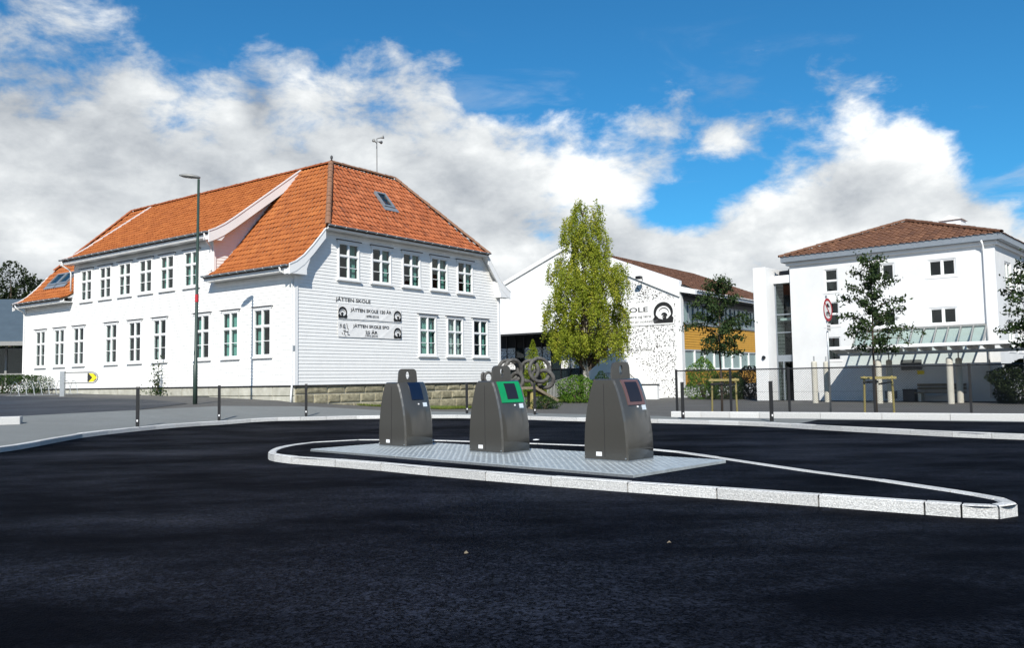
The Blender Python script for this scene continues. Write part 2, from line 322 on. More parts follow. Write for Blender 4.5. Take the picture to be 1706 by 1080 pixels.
def dotmat():
    m = mat('white_render_with_dark_pebbles', (.72, .72, .71), .8, .03, 1.); nt = m.node_tree; N = nt.nodes.new; L = nt.links.new; b = nt.nodes['Principled BSDF']
    src = b.inputs['Base Color'].links[0].from_socket
    vo = N('ShaderNodeTexVoronoi'); vo.inputs['Scale'].default_value = 7.6; vo.voronoi_dimensions = '3D'; vo.inputs['Randomness'].default_value = .8; L(N('ShaderNodeTexCoord').outputs['Object'], vo.inputs['Vector'])
    wn = N('ShaderNodeTexWhiteNoise'); L(vo.outputs['Color'], wn.inputs['Vector'])
    th = N('ShaderNodeMath'); th.operation = 'MULTIPLY_ADD'; L(wn.outputs['Value'], th.inputs[0]); th.inputs[1].default_value = .22; th.inputs[2].default_value = .26
    lt = N('ShaderNodeMath'); lt.operation = 'LESS_THAN'; L(vo.outputs['Distance'], lt.inputs[0]); L(th.outputs[0], lt.inputs[1])
    mx = N('ShaderNodeMix'); mx.data_type = 'RGBA'; L(lt.outputs[0], mx.inputs[0]); L(src, mx.inputs[6]); mx.inputs[7].default_value = (.07, .065, .06, 1); L(mx.outputs[2], b.inputs['Base Color']); return m
M['dots'] = dotmat()

# ---------------------------------------------------------------- ground sheets
from mathutils.geometry import delaunay_2d_cdt
def _inside(x, y, poly):
    c = False; n = len(poly)
    for i in range(n):
        (x0, y0), (x1, y1) = poly[i], poly[i - 1]
        if (y0 > y) != (y1 > y) and x < (x1 - x0) * (y - y0) / (y1 - y0) + x0: c = not c
    return c
def drape(name, pts, dz, m, skirt=.0, step=1.5, kind='structure', keep=None):
    pts = [(float(x), float(y)) for x, y in pts]; n = len(pts)
    grid = [(x, y) for x in np.arange(-45, 31, step) for y in np.arange(18, 66, step) if _inside(x, y, pts)]
    vs, es, fs, *_ = delaunay_2d_cdt([Vector(p) for p in pts + grid], [(i, (i + 1) % n) for i in range(n)], [], 1, 1e-4)
    bm = bmesh.new(); bv = [bm.verts.new((v.x, v.y, g(v.x, v.y) + dz)) for v in vs]
    for f in fs: bm.faces.new([bv[i] for i in f])
    bmesh.ops.recalc_face_normals(bm, faces=bm.faces[:])
    if sum(f.normal.z for f in bm.faces) < 0: bmesh.ops.reverse_faces(bm, faces=bm.faces[:])
    if skirt:
        ed = [e for e in bm.edges if len(e.link_faces) == 1 and not (keep and all(keep(v.co.x, v.co.y) for v in e.verts))]
        r = bmesh.ops.extrude_edge_only(bm, edges=ed)
        for v in r['geom']:
            if isinstance(v, bmesh.types.BMVert): v.co.z -= skirt
    me = bpy.data.meshes.new(name); bm.to_mesh(me); bm.free(); me.materials.append(m)
    return link(name, me, kind=kind)
def smooth_line(pts, n=6):
    P = [np.array(p, float) for p in pts]; out = []
    for i in range(len(P) - 1):
        a, b, c, d = P[max(i - 1, 0)], P[i], P[i + 1], P[min(i + 2, len(P) - 1)]
        for k in range(n):
            t = k / n; out.append(.5 * (2 * b + (c - a) * t + (2 * a - 5 * b + 4 * c - d) * t * t + (-a + 3 * b - 3 * c + d) * t ** 3))
    return out + [P[-1]]
def kerb_run(line, lens, width, h, parent, side=1, gap=.012, z0=-.1, m='granite', name='kerb_stone'):
    P = [np.array(p, float)[:2] for p in line]; S = [0]
    for i in range(1, len(P)): S.append(S[-1] + np.linalg.norm(P[i] - P[i - 1]))
    def pt(s): i = min(max(np.searchsorted(S, s) - 1, 0), len(P) - 2); t = (s - S[i]) / (S[i + 1] - S[i] + 1e-9); return P[i] * (1 - t) + P[i + 1] * t
    s = 0; k = 0
    while s < S[-1] - .15:
        ln = lens(s, S[-1], k); e = min(s + ln, S[-1]); a, b = pt(s + gap / 2), pt(e - gap / 2)
        def nr(s_): q = pt(min(s_ + .08, S[-1])) - pt(max(s_ - .08, 0)); q /= np.linalg.norm(q) + 1e-9; return np.array([-q[1], q[0]]) * side
        na, nb = nr(s), nr(e); mb = MB(); c = .018; hj = h + random.uniform(-.004, .004)
        org = (a + b) / 2; gz = g(*org)
        prof = [(0, z0), (0, hj - c), (c, hj), (width - c, hj), (width, hj - c), (width, z0)]
        va = [((a + na * w - org)[0], (a + na * w - org)[1], z + g(*a) - gz) for w, z in prof]; vb = [((b + nb * w - org)[0], (b + nb * w - org)[1], z + g(*b) - gz) for w, z in prof]
        n = len(prof); mb.add(va + vb, [tuple(range(n)), tuple(range(2 * n - 1, n - 1, -1))] + [(i, (i + 1) % n, n + (i + 1) % n, n + i) for i in range(n)])
        mb.build(name, M[m], parent, loc=(*org, gz)); s = e; k += 1
FAR = smooth_line([(-20, 4), (-14.2, 11), (-12.2, 16), (-11.75, 19.4), (-11.75, 21), (-11.65, 23), (-11.3, 24.7), (-10.8, 26.2), (-10.05, 27.8), (-9, 29.3), (-7.6, 30.55), (-5.5, 31.6), (-3.4, 31.85), (-1.7, 31.5), (.7, 30.2), (2.7, 28.95), (4.5, 27.7), (5.5, 26.8), (6.7, 25.6), (7.55, 24.3), (8.3, 22.6), (9.9, 19.75), (11.05, 18.3), (14, 15.4), (22, 9)], 4)
def axis(a, b, f0, f1, s0, s1):
    o = []; x = a
    while x < f0: o.append(x); x += s0
    x = f0
    while x < f1: o.append(x); x += s1
    x = f1
    while x <= b: o.append(x); x += s0
    return o
def ground_sheet():
    xs = [-900, -400, -200, -120] + axis(-80, 80, -45, 36, 7, 1.5) + [120, 200, 400, 900]; ys = [-300, -120, -60] + axis(-30, 120, 15, 75, 9, 1.5) + [200, 400, 900, 1500]
    mb = MB(); n = len(ys); mb.add([(x, y, g(x, y) - .03) for x in xs for y in ys], [(i * n + j, (i + 1) * n + j, (i + 1) * n + j + 1, i * n + j + 1) for i in range(len(xs) - 1) for j in range(n - 1)])
    return mb.build('ground', M['asphalt_old'], kind='structure')
ground_sheet()
road_pts = [tuple(p) for p in FAR] + [(40, -5), (30, -25), (-30, -25), (-40, -5)]
drape('road', road_pts, 0, M['asphalt_new'])
back_edge = [(11.9, 24.9), (8.2, 27.3), (5.6, 29.0), (5.2, 30.2), (2.6, 32.6), (-1.6, 35.2), (-5.2, 35.2), (-8.2, 34.4), (-11.0, 32.0), (-14.2, 29.6), (-17.6, 27.6), (-20, 26), (-26, 20), (-27, 5)]
pave_pts = [tuple(p) for p in FAR[:-4]] + [(19, 13.5), (20.5, 18.5)] + back_edge
_far = np.array(FAR)
pav = drape('pavement', pave_pts, .112, M['pavement'], skirt=.25, keep=lambda x, y: np.min(np.hypot(_far[:, 0] - x, _far[:, 1] - y)) < .02)
kerb_run(FAR, lambda s, S, k: .98 + .06 * ((k * 37) % 5 - 2), .16, .125, pav, side=1)
drape('side_street', [(-14.4, 29.8), (-17.8, 27.9), (-20.4, 26.4), (-27, 21), (-44, 24), (-44, 45), (-31, 46), (-23, 41.5), (-16, 36.8), (-12.8, 33.3)], -.008, M['asphalt_mid'])
drape('yard_path', [(-8.4, 34.7), (-5.2, 35.5), (-1.6, 35.5), (2.8, 32.9), (5.2, 30.7), (7, 33), (4, 40), (1, 45.5), (-3.6, 42.5), (-6.9, 39), (-9.2, 36.3)], -.012, M['asphalt_old'])
bay = [(8.0, 23.75), (9.2, 25.6), (11.5, 24.2), (20.3, 18.2), (18.4, 13.6), (13.9, 16.2), (11.2, 18.6), (10.1, 20.0), (8.6, 22.6)]
drape('parking_bay', bay, .125, M['asphalt_new'])
# island
ISL_F = [(-4.95, 17.3), (-4.72, 16.35), (-4.05, 15.5), (-2.67, 14.45), (-1.56, 13.4), (-.47, 12.45), (.51, 11.63), (1.52, 10.85), (2.51, 10.13), (3.47, 9.4), (4.35, 8.72), (4.72, 8.50), (5.0, 8.55)]
ISL_B = [(5.16, 8.82), (5.13, 9.3), (4.75, 10.6), (4.1, 12.1), (3.55, 13.8), (2.8, 15.75), (1.7, 17.0), (.4, 17.95), (-1.5, 19.2), (-3.2, 19.95), (-4.35, 19.7), (-4.85, 18.8), (-4.98, 18.0), (-4.95, 17.3)]
isl = smooth_line(ISL_F + ISL_B, 5)
isl_o = drape('traffic_island', [tuple(p) for p in isl[:-1]], .118, M['asphalt_new'])
TIP = sum(np.linalg.norm(isl[i + 1] - isl[i]) for i in range(5 * 12))
def isl_len(s, S, k):
    # short radius stones on the two tight ends, long ones between
    if s < 2.0 or TIP - .9 < s < TIP + 1.1 or s > S - 2.6: return .34
    return min(1.2, TIP - .9 - s + .02) if s < TIP - .9 and TIP - .9 - s > .3 else 1.2
kerb_run(isl, isl_len, .15, .132, isl_o, side=1, gap=.02)
# ---------------------------------------------------------------- building helpers
def clad(name, P, z0, z1, lo, hi, openings, m, parent, pitch=.157, proud=.026, thin=.008):
    """lapped boards; P(s, z, off) gives a point, off = distance in front of the wall plane"""
    mb = MB(); z = z0
    while z < z1 - 1e-4:
        zt = min(z + pitch, z1); brk = sorted({z, zt} | {q for o in openings for q in (o[2], o[3]) if z + 1e-4 < q < zt - 1e-4})
        for a, b in zip(brk, brk[1:]):
            mid = (a + b) / 2; iv = [(lo, hi)]; xs = sorted([o for o in openings if o[2] < mid < o[3]])
            l0, l1, h0, h1 = lo(a), lo(b), hi(a), hi(b); cur = (l0, l1); segs = []
            for o in xs: segs.append((cur, (o[0], o[0]))); cur = (o[1], o[1])
            segs.append((cur, (h0, h1)))
            oa = proud + (thin - proud) * (a - z) / pitch; ob = proud + (thin - proud) * (b - z) / pitch
            for (s0, s1), (e0, e1) in segs:
                if e0 - s0 < .005 and e1 - s1 < .005: continue
                vs = [P(s0, a, oa), P(e0, a, oa), P(e1, b, ob), P(s1, b, ob)]; fs = [(0, 1, 2, 3)]
                if a == z: vs += [P(s0, a, 0), P(e0, a, 0)]; fs.append((4, 5, 1, 0))
                mb.add(vs, fs)
        z = zt
    me = mb.mesh(name); me.materials.append(m)
    o = link(name, me, parent, kind='stuff'); return o
def tile_roof(name, P, s0, s1, prof, m, parent, cuts=(), tw=.262, row=.36, amp=.028, step=.04, sub=6):
    """pantile surface: P(s, h, z) -> point; prof = [(h, z)...] from eave up; cuts = [(co, no)] clear the side no points to"""
    pr = [np.array(p, float) for p in prof]; S = [0]
    for i in range(1, len(pr)): S.append(S[-1] + np.linalg.norm(pr[i] - pr[i - 1]))
    def at(r):
        i = min(max(np.searchsorted(S, r) - 1, 0), len(pr) - 2); t = (r - S[i]) / (S[i + 1] - S[i]); d = (pr[i + 1] - pr[i]) / (S[i + 1] - S[i]); return pr[i] * (1 - t) + pr[i + 1] * t, np.array([-d[1], d[0]])
    nc = max(1, int(round((s1 - s0) / tw))); tw = (s1 - s0) / nc; ss = [s0 + tw * (i / sub) for i in range(nc * sub + 1)]
    wave = [amp * (math.sin(2 * math.pi * (i % sub) / sub) * .75 + .45 * math.sin(4 * math.pi * (i % sub) / sub + .6)) for i in range(nc * sub + 1)]
    nr = max(1, int(round(S[-1] / row))); row = S[-1] / nr
    V = []; F = []; T = []; w = len(ss)
    for k in range(nr):
        jit = RNG.normal(0, .006, nc + 1); tint = np.clip(RNG.normal(.5, .2, nc + 1), 0, 1)
        for r, off in ((k * row, step), ((k + 1) * row, .004)):
            p, n = at(min(r, S[-1] - 1e-6))
            if n[1] < 0: n = -n
            for i, s_ in enumerate(ss):
                o_ = off + wave[i] + jit[i // sub]; V.append(P(s_, p[0] + n[0] * o_, p[1] + n[1] * o_))
        b = k * 2 * w
        for i in range(w - 1):
            F.append((b + i, b + i + 1, b + w + i + 1, b + w + i)); T.append(tint[i // sub])
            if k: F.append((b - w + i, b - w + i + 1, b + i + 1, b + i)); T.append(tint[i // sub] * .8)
    me = bpy.data.meshes.new(name); me.from_pydata([tuple(map(float, v)) for v in V], [], F)
    at_ = me.attributes.new('tile', 'FLOAT', 'FACE'); at_.data.foreach_set('value', T)
    if cuts:
        bm = bmesh.new(); bm.from_mesh(me)
        for co, no in cuts: bmesh.ops.bisect_plane(bm, geom=bm.verts[:] + bm.edges[:] + bm.faces[:], plane_co=co, plane_no=no, clear_outer=True, dist=1e-5)
        bm.to_mesh(me); bm.free()
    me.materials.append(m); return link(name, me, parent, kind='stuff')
def under(name, P, s0, s1, prof, m, parent, drop=.09, cuts=()):
    """closed deck below the tiles"""
    mb = MB(); n = len(prof)
    vs = [P(s, h, z - d) for s in (s0, s1) for d in (.02, drop) for h, z in prof]
    fs = []
    for i in range(n - 1):
        fs += [(i, i + 1, 2 * n + i + 1, 2 * n + i), (n + i, 3 * n + i, 3 * n + i + 1, n + i + 1), (i, n + i, n + i + 1, i + 1), (2 * n + i, 2 * n + i + 1, 3 * n + i + 1, 3 * n + i)]
    fs += [(0, 2 * n, 3 * n, n), (n - 1, 2 * n - 1, 4 * n - 1, 3 * n - 1)]
    mb.add(vs, fs); me = mb.mesh(name)
    if cuts:
        bm = bmesh.new(); bm.from_mesh(me)
        for co, no in cuts: bmesh.ops.bisect_plane(bm, geom=bm.verts[:] + bm.edges[:] + bm.faces[:], plane_co=co, plane_no=no, clear_outer=True, dist=1e-5)
        bm.to_mesh(me); bm.free()
    me.materials.append(m); return link(name, me, parent)
def barge(name, P, s, prof, up, down, thick, m, parent, foot=None):
    mb = MB(); a = [P(s, h, z + up) for h, z in prof]; b = [P(s, h, z - down) for h, z in prof]
    d = np.array(P(s + thick, 0, 0)) - np.array(P(s, 0, 0)); n = len(prof)
    vs = a + b + [tuple(np.array(p) + d) for p in a + b]; q = 2 * n; fs = []
    for i in range(n - 1):
        fs += [(i, i + 1, n + i + 1, n + i), (q + i, q + n + i, q + n + i + 1, q + i + 1), (i, q + i, q + i + 1, i + 1), (n + i, n + i + 1, q + n + i + 1, q + n + i)]
    fs += [(0, n, q + n, q), (n - 1, q + n - 1, q + 2 * n - 1, 2 * n - 1)]
    mb.add(vs, fs); return mb.build(name, m, parent)
def ridge_run(a, b, parent, m, r=.125, ln=.4, name='ridge_tile', mesh=[None]):
    a = np.array(a, float); b = np.array(b, float); L = np.linalg.norm(b - a); n = max(1, int(round(L / ln)))
    if mesh[0] is None:
        mb = MB(); k = 7; vs = []
        for x, rr in ((0, 1.06), (.5, 1.0), (1, .94)): vs += [(x, rr * math.cos(math.pi * j / (k - 1)), rr * math.sin(math.pi * j / (k - 1))) for j in range(k)]
        mb.add(vs, [(i * k + j, i * k + j + 1, (i + 1) * k + j + 1, (i + 1) * k + j) for i in range(2) for j in range(k - 1)]); mesh[0] = mb.mesh('ridge_tile')
        at_ = mesh[0].attributes.new('tile', 'FLOAT', 'FACE'); at_.data.foreach_set('value', [.45] * len(mesh[0].polygons)); mesh[0].materials.append(None)
    t = (b - a) / L
    q = Vector(t).to_track_quat('X', 'Z')
    for i in range(n):
        o = link(name, mesh[0], parent); p = a + t * (L * i / n); o.location = p; o.rotation_mode = 'QUATERNION'; o.rotation_quaternion = q
        o.scale = (L / n * 1.06, r * random.uniform(.95, 1.05), r * random.uniform(.9, 1.08)); o.material_slots[0].link = 'OBJECT'; o.material_slots[0].material = m
def gutter(name, a, b, parent, m, r=.075, brackets=.7):
    a = np.array(a, float); b = np.array(b, float); t = b - a; L = np.linalg.norm(t); t /= L; x = np.cross(t, (0, 0, 1)); mb = MB(); k = 7
    vs = [p + x * (r * math.cos(math.pi + math.pi * j / (k - 1))) + np.array([0, 0, r * math.sin(math.pi + math.pi * j / (k - 1))]) for p in (a, b) for j in range(k)]
    ins = [p + x * ((r - .008) * math.cos(math.pi + math.pi * j / (k - 1))) + np.array([0, 0, .004 + (r - .008) * math.sin(math.pi + math.pi * j / (k - 1))]) for p in (a, b) for j in range(k)]
    mb.add(vs, [(j, j + 1, k + j + 1, k + j) for j in range(k - 1)]); mb.add(ins, [(j, k + j, k + j + 1, j + 1) for j in range(k - 1)])
    mb.add(vs[:k], [tuple(range(k))]); mb.add(vs[k:], [tuple(range(k))])
    g_ = mb.build(name, m, parent)
    n = max(2, int(L / brackets)); mb = MB()
    for i in range(n + 1):
        p = a + t * (L * (i + .5) / (n + 1)); mb.tube([p + x * ((r + .006) * math.cos(math.pi + math.pi * j / 6)) + np.array([0, 0, (r + .006) * math.sin(math.pi + math.pi * j / 6)]) for j in range(7)], .011, 4)
    mb.build('gutter_bracket', M['white'], g_, kind='stuff'); return g_
_wcache = {}
def window(parent, loc, rz, W, H, split=.36, lower_bar=True, curtain=None, cols=2, header=True, sill=True, name='window', room=.55, lights=None, wm='white', c=.07, f=.034):
    """casing with sashes (the part); panes, sill, drip board, curtain and room recess hang below it. local x right, y inward"""
    key = (round(W, 2), round(H, 2), split, lower_bar, cols, header, sill, wm, c, f)
    if key not in _wcache:
        mb = MB(); panes = []
        mb.box(0, c, -.065, .06, 0, H); mb.box(W - c, W, -.065, .06, 0, H); mb.box(c, W - c, -.064, .06, H - c, H); mb.box(c, W - c, -.064, .06, 0, c)
        iw = W - 2 * c; ih = H - 2 * c; cw = iw / cols; mul = .062
        for i in range(1, cols): mb.box(c + i * cw - mul / 2, c + i * cw + mul / 2, -.055, .058, c, H - c)
        zs = [c, H - c]
        if split: zt = c + ih * (1 - split); mb.box(c, W - c, -.052, .057, zt - mul / 2, zt + mul / 2); zs = [c, zt, H - c]
        for i in range(cols):
            x0 = c + i * cw + (mul / 2 if i else 0); x1 = c + (i + 1) * cw - (mul / 2 if i < cols - 1 else 0)
            for j in range(len(zs) - 1):
                a = zs[j] + (mul / 2 if j else 0); b = zs[j + 1] - (mul / 2 if j < len(zs) - 2 else 0)
                mb.box(x0, x0 + f, -.03, .05, a, b); mb.box(x1 - f, x1, -.03, .05, a, b); mb.box(x0 + f, x1 - f, -.0295, .05, a, a + f); mb.box(x0 + f, x1 - f, -.0295, .05, b - f, b)
                if j == 0 and lower_bar and split:
                    h = (a + b) / 2; mb.box(x0 + f, x1 - f, -.025, .03, h - .016, h + .016); panes += [(x0 + f, x1 - f, a + f, h - .016), (x0 + f, x1 - f, h + .016, b - f)]
                else: panes.append((x0 + f, x1 - f, a + f, b - f))
        me = mb.mesh('window'); me.materials.append(M[wm]); fix(me); pm = {}; pl = []
        for x0, x1, a, b in panes:
            k = (round(x1 - x0, 3), round(b - a, 3))
            if k not in pm: q = MB().box(0, k[0], -.002, .002, 0, k[1]).mesh('pane'); q.materials.append(M['glass']); pm[k] = q
            pl.append((pm[k], (x0, .012, a)))
        sm = MB().box(-.10, W + .10, -.13, -.0655, -.045, .0).box(-.10, W + .1, -.125, 0, -.075, -.046); s_ = sm.mesh('sill'); s_.materials.append(M[wm]); fix(s_)
        hm = MB().box(-.11, W + .11, -.13, 0, H + .075, H + .112).mesh('drip_cap'); hm.materials.append(M['flash']); fix(hm)
        hb = MB().box(-.06, W + .06, -.085, 0, H + .001, H + .074).mesh('head_board'); hb.materials.append(M[wm]); fix(hb)
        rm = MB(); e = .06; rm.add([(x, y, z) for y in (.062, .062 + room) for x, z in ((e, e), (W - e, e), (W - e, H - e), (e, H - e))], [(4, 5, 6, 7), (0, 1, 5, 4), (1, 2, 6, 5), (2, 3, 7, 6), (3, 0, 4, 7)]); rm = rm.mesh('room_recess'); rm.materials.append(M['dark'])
        _wcache[key] = (me, pl, s_, hm, hb, rm)
    me, pl, s_, hm, hb, rm = _wcache[key]
    o = link(name, me, parent, loc, rz)
    for q, l in pl: link('pane', q, o, l)
    if sill: link('sill', s_, o)
    if header: link('drip_cap', hm, o); link('head_board', hb, o)
    link('room_recess', rm, o)
    for side in (curtain or ()):
        n = 14; x0, x1, col = side; k = (W, H, side)
        if k not in _wcache:
            mb = MB(); vs = []
            for i in range(n * 2 + 1):
                x = W * (x0 + (x1 - x0) * i / (2 * n)); y = .16 + .035 * math.sin(i * 1.9) ; vs += [(x, y, .1), (x, y, H - .1)]
            mb.add(vs, [(2 * i, 2 * i + 2, 2 * i + 3, 2 * i + 1) for i in range(2 * n)]); q = mb.mesh('curtain'); q.materials.append(M[col]); _wcache[k] = q
        link('curtain', _wcache[k], o)
    return o
def text_mesh(s, w, h, parent, m, loc, rot, name='lettering', bold=0., depth=.006, fit=True, shear=0):
    cu = bpy.data.curves.new(name, 'FONT'); cu.body = s; cu.extrude = depth / 2; cu.offset = bold; cu.shear = shear; cu.resolution_u = 3
    t = bpy.data.objects.new('t', cu); COL.objects.link(t); bpy.context.view_layer.update()
    me = bpy.data.meshes.new_from_object(t.evaluated_get(bpy.context.evaluated_depsgraph_get())); bpy.data.objects.remove(t)
    co = np.empty(len(me.vertices) * 3); me.vertices.foreach_get('co', co); co = co.reshape(-1, 3); mn, mx = co.min(0), co.max(0)
    sx = w / (mx[0] - mn[0]); sy = (h / (mx[1] - mn[1])) if h else sx
    co = (co - [mn[0], mn[1], 0]) * [sx, sy, 1]; me.vertices.foreach_set('co', co.ravel()); me.update(); me.materials.clear(); me.materials.append(m)
    o = link(name, me, parent, loc); o.rotation_euler = rot; return o
def downpipe(pts, parent, m=None, r=.045):
    return MB().tube(pts, r, 8).build('downpipe', m or M['white'], parent, smooth=True)

# ---------------------------------------------------------------- old wooden school building
YA = R_(53.6); KX, KY = -9.56, 37.0
def main_school():
    T = thing('school_building', 'large white wooden schoolhouse with orange tiled roof and stone base', 'building', (KX, KY, 0), YA)
    UW, VL = 14.85, 25.75; ZB = 1.41
    PA = lambda s, z, o: (s, -o, z)                          # end wall (v = 0)
    PB = lambda s, z, o: (-o, s, z)                          # long wall (u = 0)
    LP = [(-.62, 6.63), (-.25, 6.80), (.2, 7.12), (.75, 7.68), (1.44, 8.47), (5, 12.85)]
    def lp(z):
        for (h0, z0), (h1, z1) in zip(LP, LP[1:]):
            if z <= z1: return h0 + (h1 - h0) * (z - z0) / (z1 - z0)
        return 5
    def lpz(h):
        for (h0, z0), (h1, z1) in zip(LP, LP[1:]):
            if h <= h1: return z0 + (z1 - z0) * (h - h0) / (h1 - h0)
        return 12.85
    # windows
    op_a = []; W1 = 1.33
    for k in range(5): op_a.append((2.48 + 2.15 * k, 6.32, 1.76, k))
    for k in range(3): op_a.append((7.98 + 2.2 * k, 2.82, 2.08, 5 + k))
    for u, z, H, k in op_a:
        window(T, (u, 0, z), 0, W1, H, curtain=[(.55, .92, 'curtain')] if k < 5 else ([(.08, .92, 'curtain')] if k == 5 else [(.52, .92, 'curtain_w'), (.08, .45, 'curtain_w')] if k == 6 else [(.6, .92, 'curtain')]))
    oa = [(u + .02, u + W1 - .02, z + .02, z + H - .02) for u, z, H, k in op_a]
    op_b = [(v, 2.72, 2.2, i) for i, v in enumerate((24.25, 21.9, 19.62, 16.05, 13.65, 11.27, 7.55, 5.28, 2.88))] + [(v, 6.36, 1.8, 9 + i) for i, v in enumerate((18.86, 16.78, 14.74, 12.68, 10.66, 8.5))]
    for v, z, H, i in op_b:
        cur = {7: [(.08, .92, 'curtain')], 8: [(.08, .46, 'curtain')], 6: [(.08, .4, 'curtain')], 14: [(.5, .92, 'curtain'), (.08, .42, 'curtain')], 13: [(.1, .42, 'curtain')]}.get(i, [(.1, .3, 'curtain_w')] if i % 2 else None)
        window(T, (0, v, z), R_(-90), 1.28, H, curtain=cur)
    ob = [(v - 1.26, v - .02, z + .02, z + H - .02) for v, z, H, i in op_b]
    # walls
    clad('clapboard_wall', PA, ZB, 8.75, lambda z: .13 if z < 6.7 else max(.13, lp(z) + .12), lambda z: UW - (.13 if z < 6.7 else max(.13, lp(z) + .12)), oa, M['white_b'], T)
    clad('clapboard_wall', PB, ZB, 6.7, lambda z: .13, lambda z: VL - .13, ob, M['white_b'], T)
    clad('clapboard_wall', PB, 6.7, 8.62, lambda z: 6.05, lambda z: 19.7, ob, M['white_b'], T)
    PC = lambda s, z, o: (s, 6.05 - o, z)                    # cheek of the raised middle part
    def mpz(h): return 8.62 + max(h, 0) * .78 + .1
    clad('clapboard_wall', PC, 6.6, 12.2, lambda z: max(.1, (z - 8.72) / .78 + .05) if z > 8.6 else .1, lambda z: max(lp(z + .05), (z - 8.72) / .78 + .06) if z > 6.6 else .1, [], M['white_b'], T)
    mb = MB(); mb.box(-.055, .13, -.056, .0, ZB, 6.62); mb.box(-.055, 0, 0, .13, ZB, 6.62); mb.build('corner_board', M['white'], T)
    MB().box(UW - .13, UW + .05, -.055, 0, ZB, 6.5).build('corner_board', M['white'], T)
    MB().box(-.055, 0, VL - .13, VL, ZB, 6.5).build('corner_board', M['white'], T)
    MB().box(-.05, .1, 6.0, 6.13, 6.75, 8.6).build('corner_board', M['white'], T)
    MB().box(-.1, UW, -.10, 0.02, ZB - .05, ZB).build('base_drip_board', M['flash'], T)
    MB().box(-.10, .02, .03, VL, ZB - .05, ZB).build('base_drip_board', M['flash'], T)
    # plain far walls and inner dark core so that nothing shows through
    mb = MB(); mb.add([(UW, 0, .0), (UW, 7, 0), (UW, 7, 6.7), (UW, 0, 6.7)], [(0, 1, 2, 3)]); mb.add([(0, VL, 0), (10, VL, 0), (10, VL, 6.7), (0, VL, 6.7)], [(0, 1, 2, 3)]); mb.add([(10, VL, 0), (10, 7, 0), (10, 7, 6.7), (10, VL, 6.7)], [(0, 1, 2, 3)]); mb.add([(10, 7, 0), (UW, 7, 0), (UW, 7, 6.7), (10, 7, 6.7)], [(0, 1, 2, 3)])
    mb.build('rear_wall', M['white'], T)
    # roofs
    PLv = lambda s, h, z: (h, s, z); PE = lambda s, h, z: (s, h, z); PR = lambda s, h, z: (UW - h, s, z)
    B_ = 3.3; CU = 9.7
    EP = [(-.5, 8.66), (-.1, 8.98), (.35, 9.42), (B_, 12.85)]
    hipL = lambda sgn: ((5, B_, 0), Vector((-(B_ + .55), 3.55, 0)).normalized() * sgn)   # plane through the left hip
    # on the long side keep v larger than the hip
    cutL = [((5, B_, 0), Vector((B_ + .5, -(5 - 1.5), 0)).normalized())]
    tile_roof('roof_tiles', PLv, -.36, 6.02, LP, M['tile'], T, cutL)
    under('roof_deck', PLv, -.36, 6.02, LP, M['bark'], T, cuts=cutL)
    fh = VL - B_ + .02
    cutF = [((5, fh, 0), Vector((B_ + .5, (5 - 1.5), 0)).normalized())]
    tile_roof('roof_tiles', PLv, 19.75, VL + .36, LP, M['tile'], T, cutF); under('roof_deck', PLv, 19.75, VL + .36, LP, M['bark'], T, cuts=cutF)
    MP = [(-.6, 8.80), (-.2, 8.98), (.3, 9.27), (.9, 9.70), (5, 12.86)]
    tile_roof('roof_tiles', PLv, 5.62, 20.1, MP, M['tile'], T); under('roof_deck', PLv, 5.62, 20.1, MP, M['bark'], T)
    cutE = [((5, B_, 0), Vector((-(B_ + .5), (5 - 1.5), 0)).normalized()), ((CU, B_, 0), Vector(((B_ + .5), (UW - 1.5 - CU), 0)).normalized())]
    tile_roof('roof_tiles', PE, .9, UW - .9, EP, M['tile_old'], T, cutE, row=.37); under('roof_deck', PE, 1.3, UW - 1.3, EP, M['bark'], T, cuts=cutE)
    RPp = [(h if h < 1.44 else 1.44 + (h - 1.44) * ((UW - CU - 1.44) / 3.56), z) for h, z in LP]
    cutR = [((CU, B_, 0), Vector((-(B_ + .5), -(UW - 1.5 - CU), 0)).normalized())]
    tile_roof('roof_tiles', PR, -.36, 7.0, RPp, M['tile'], T, cutR, sub=4); under('roof_deck', PR, -.36, 7.0, RPp, M['white'], T, cuts=cutR)
    mb = MB(); mb.add([(5, B_, 12.83), (CU, B_, 12.83), (12.5, 7.2, 8.4), (5, 7.2, 8.4)], [(0, 1, 2, 3)]); mb.add([(5, B_, 12.83), (5, fh, 12.83), (10.4, VL, 6.7), (10.4, B_, 6.7)], [(0, 1, 2, 3)]); mb.add([(5, fh, 12.83), (1.75, VL + .05, 8.8), (8.25, VL + .05, 8.8)], [(0, 1, 2)]); mb.build('rear_roof', M['tile_old'], T)
    # ridge and hip tiles
    ridge_run((5, B_ - .1, 12.87), (5, fh, 12.87), T, M['tile_old']); ridge_run((5, B_, 12.9), (CU, B_, 12.9), T, M['tile_ridge'])
    ridge_run((1.45, -.5, 8.62), (5, B_, 12.88), T, M['tile_ridge'], r=.14); ridge_run((UW - 1.45, -.5, 8.62), (CU, B_, 12.88), T, M['tile_ridge'], r=.14); ridge_run((1.75, VL + .1, 8.95), (5, fh, 12.88), T, M['tile_old'])
    mb = MB(); mb.tube([(5, B_ - .05, 12.95), (5, B_ - .05, 13.06), (5, B_ - .05, 13.12), (5, B_ - .05, 13.22), (5, B_ - .05, 13.27)], [.07, .035, .07, .06, .01], 8); mb.build('finial', M['flash'], T, smooth=True)
    # barge boards: near gable rake, mirrored one, the middle roof on both sides, the far gable
    rake = [p for p in LP if p[0] < 1.5]
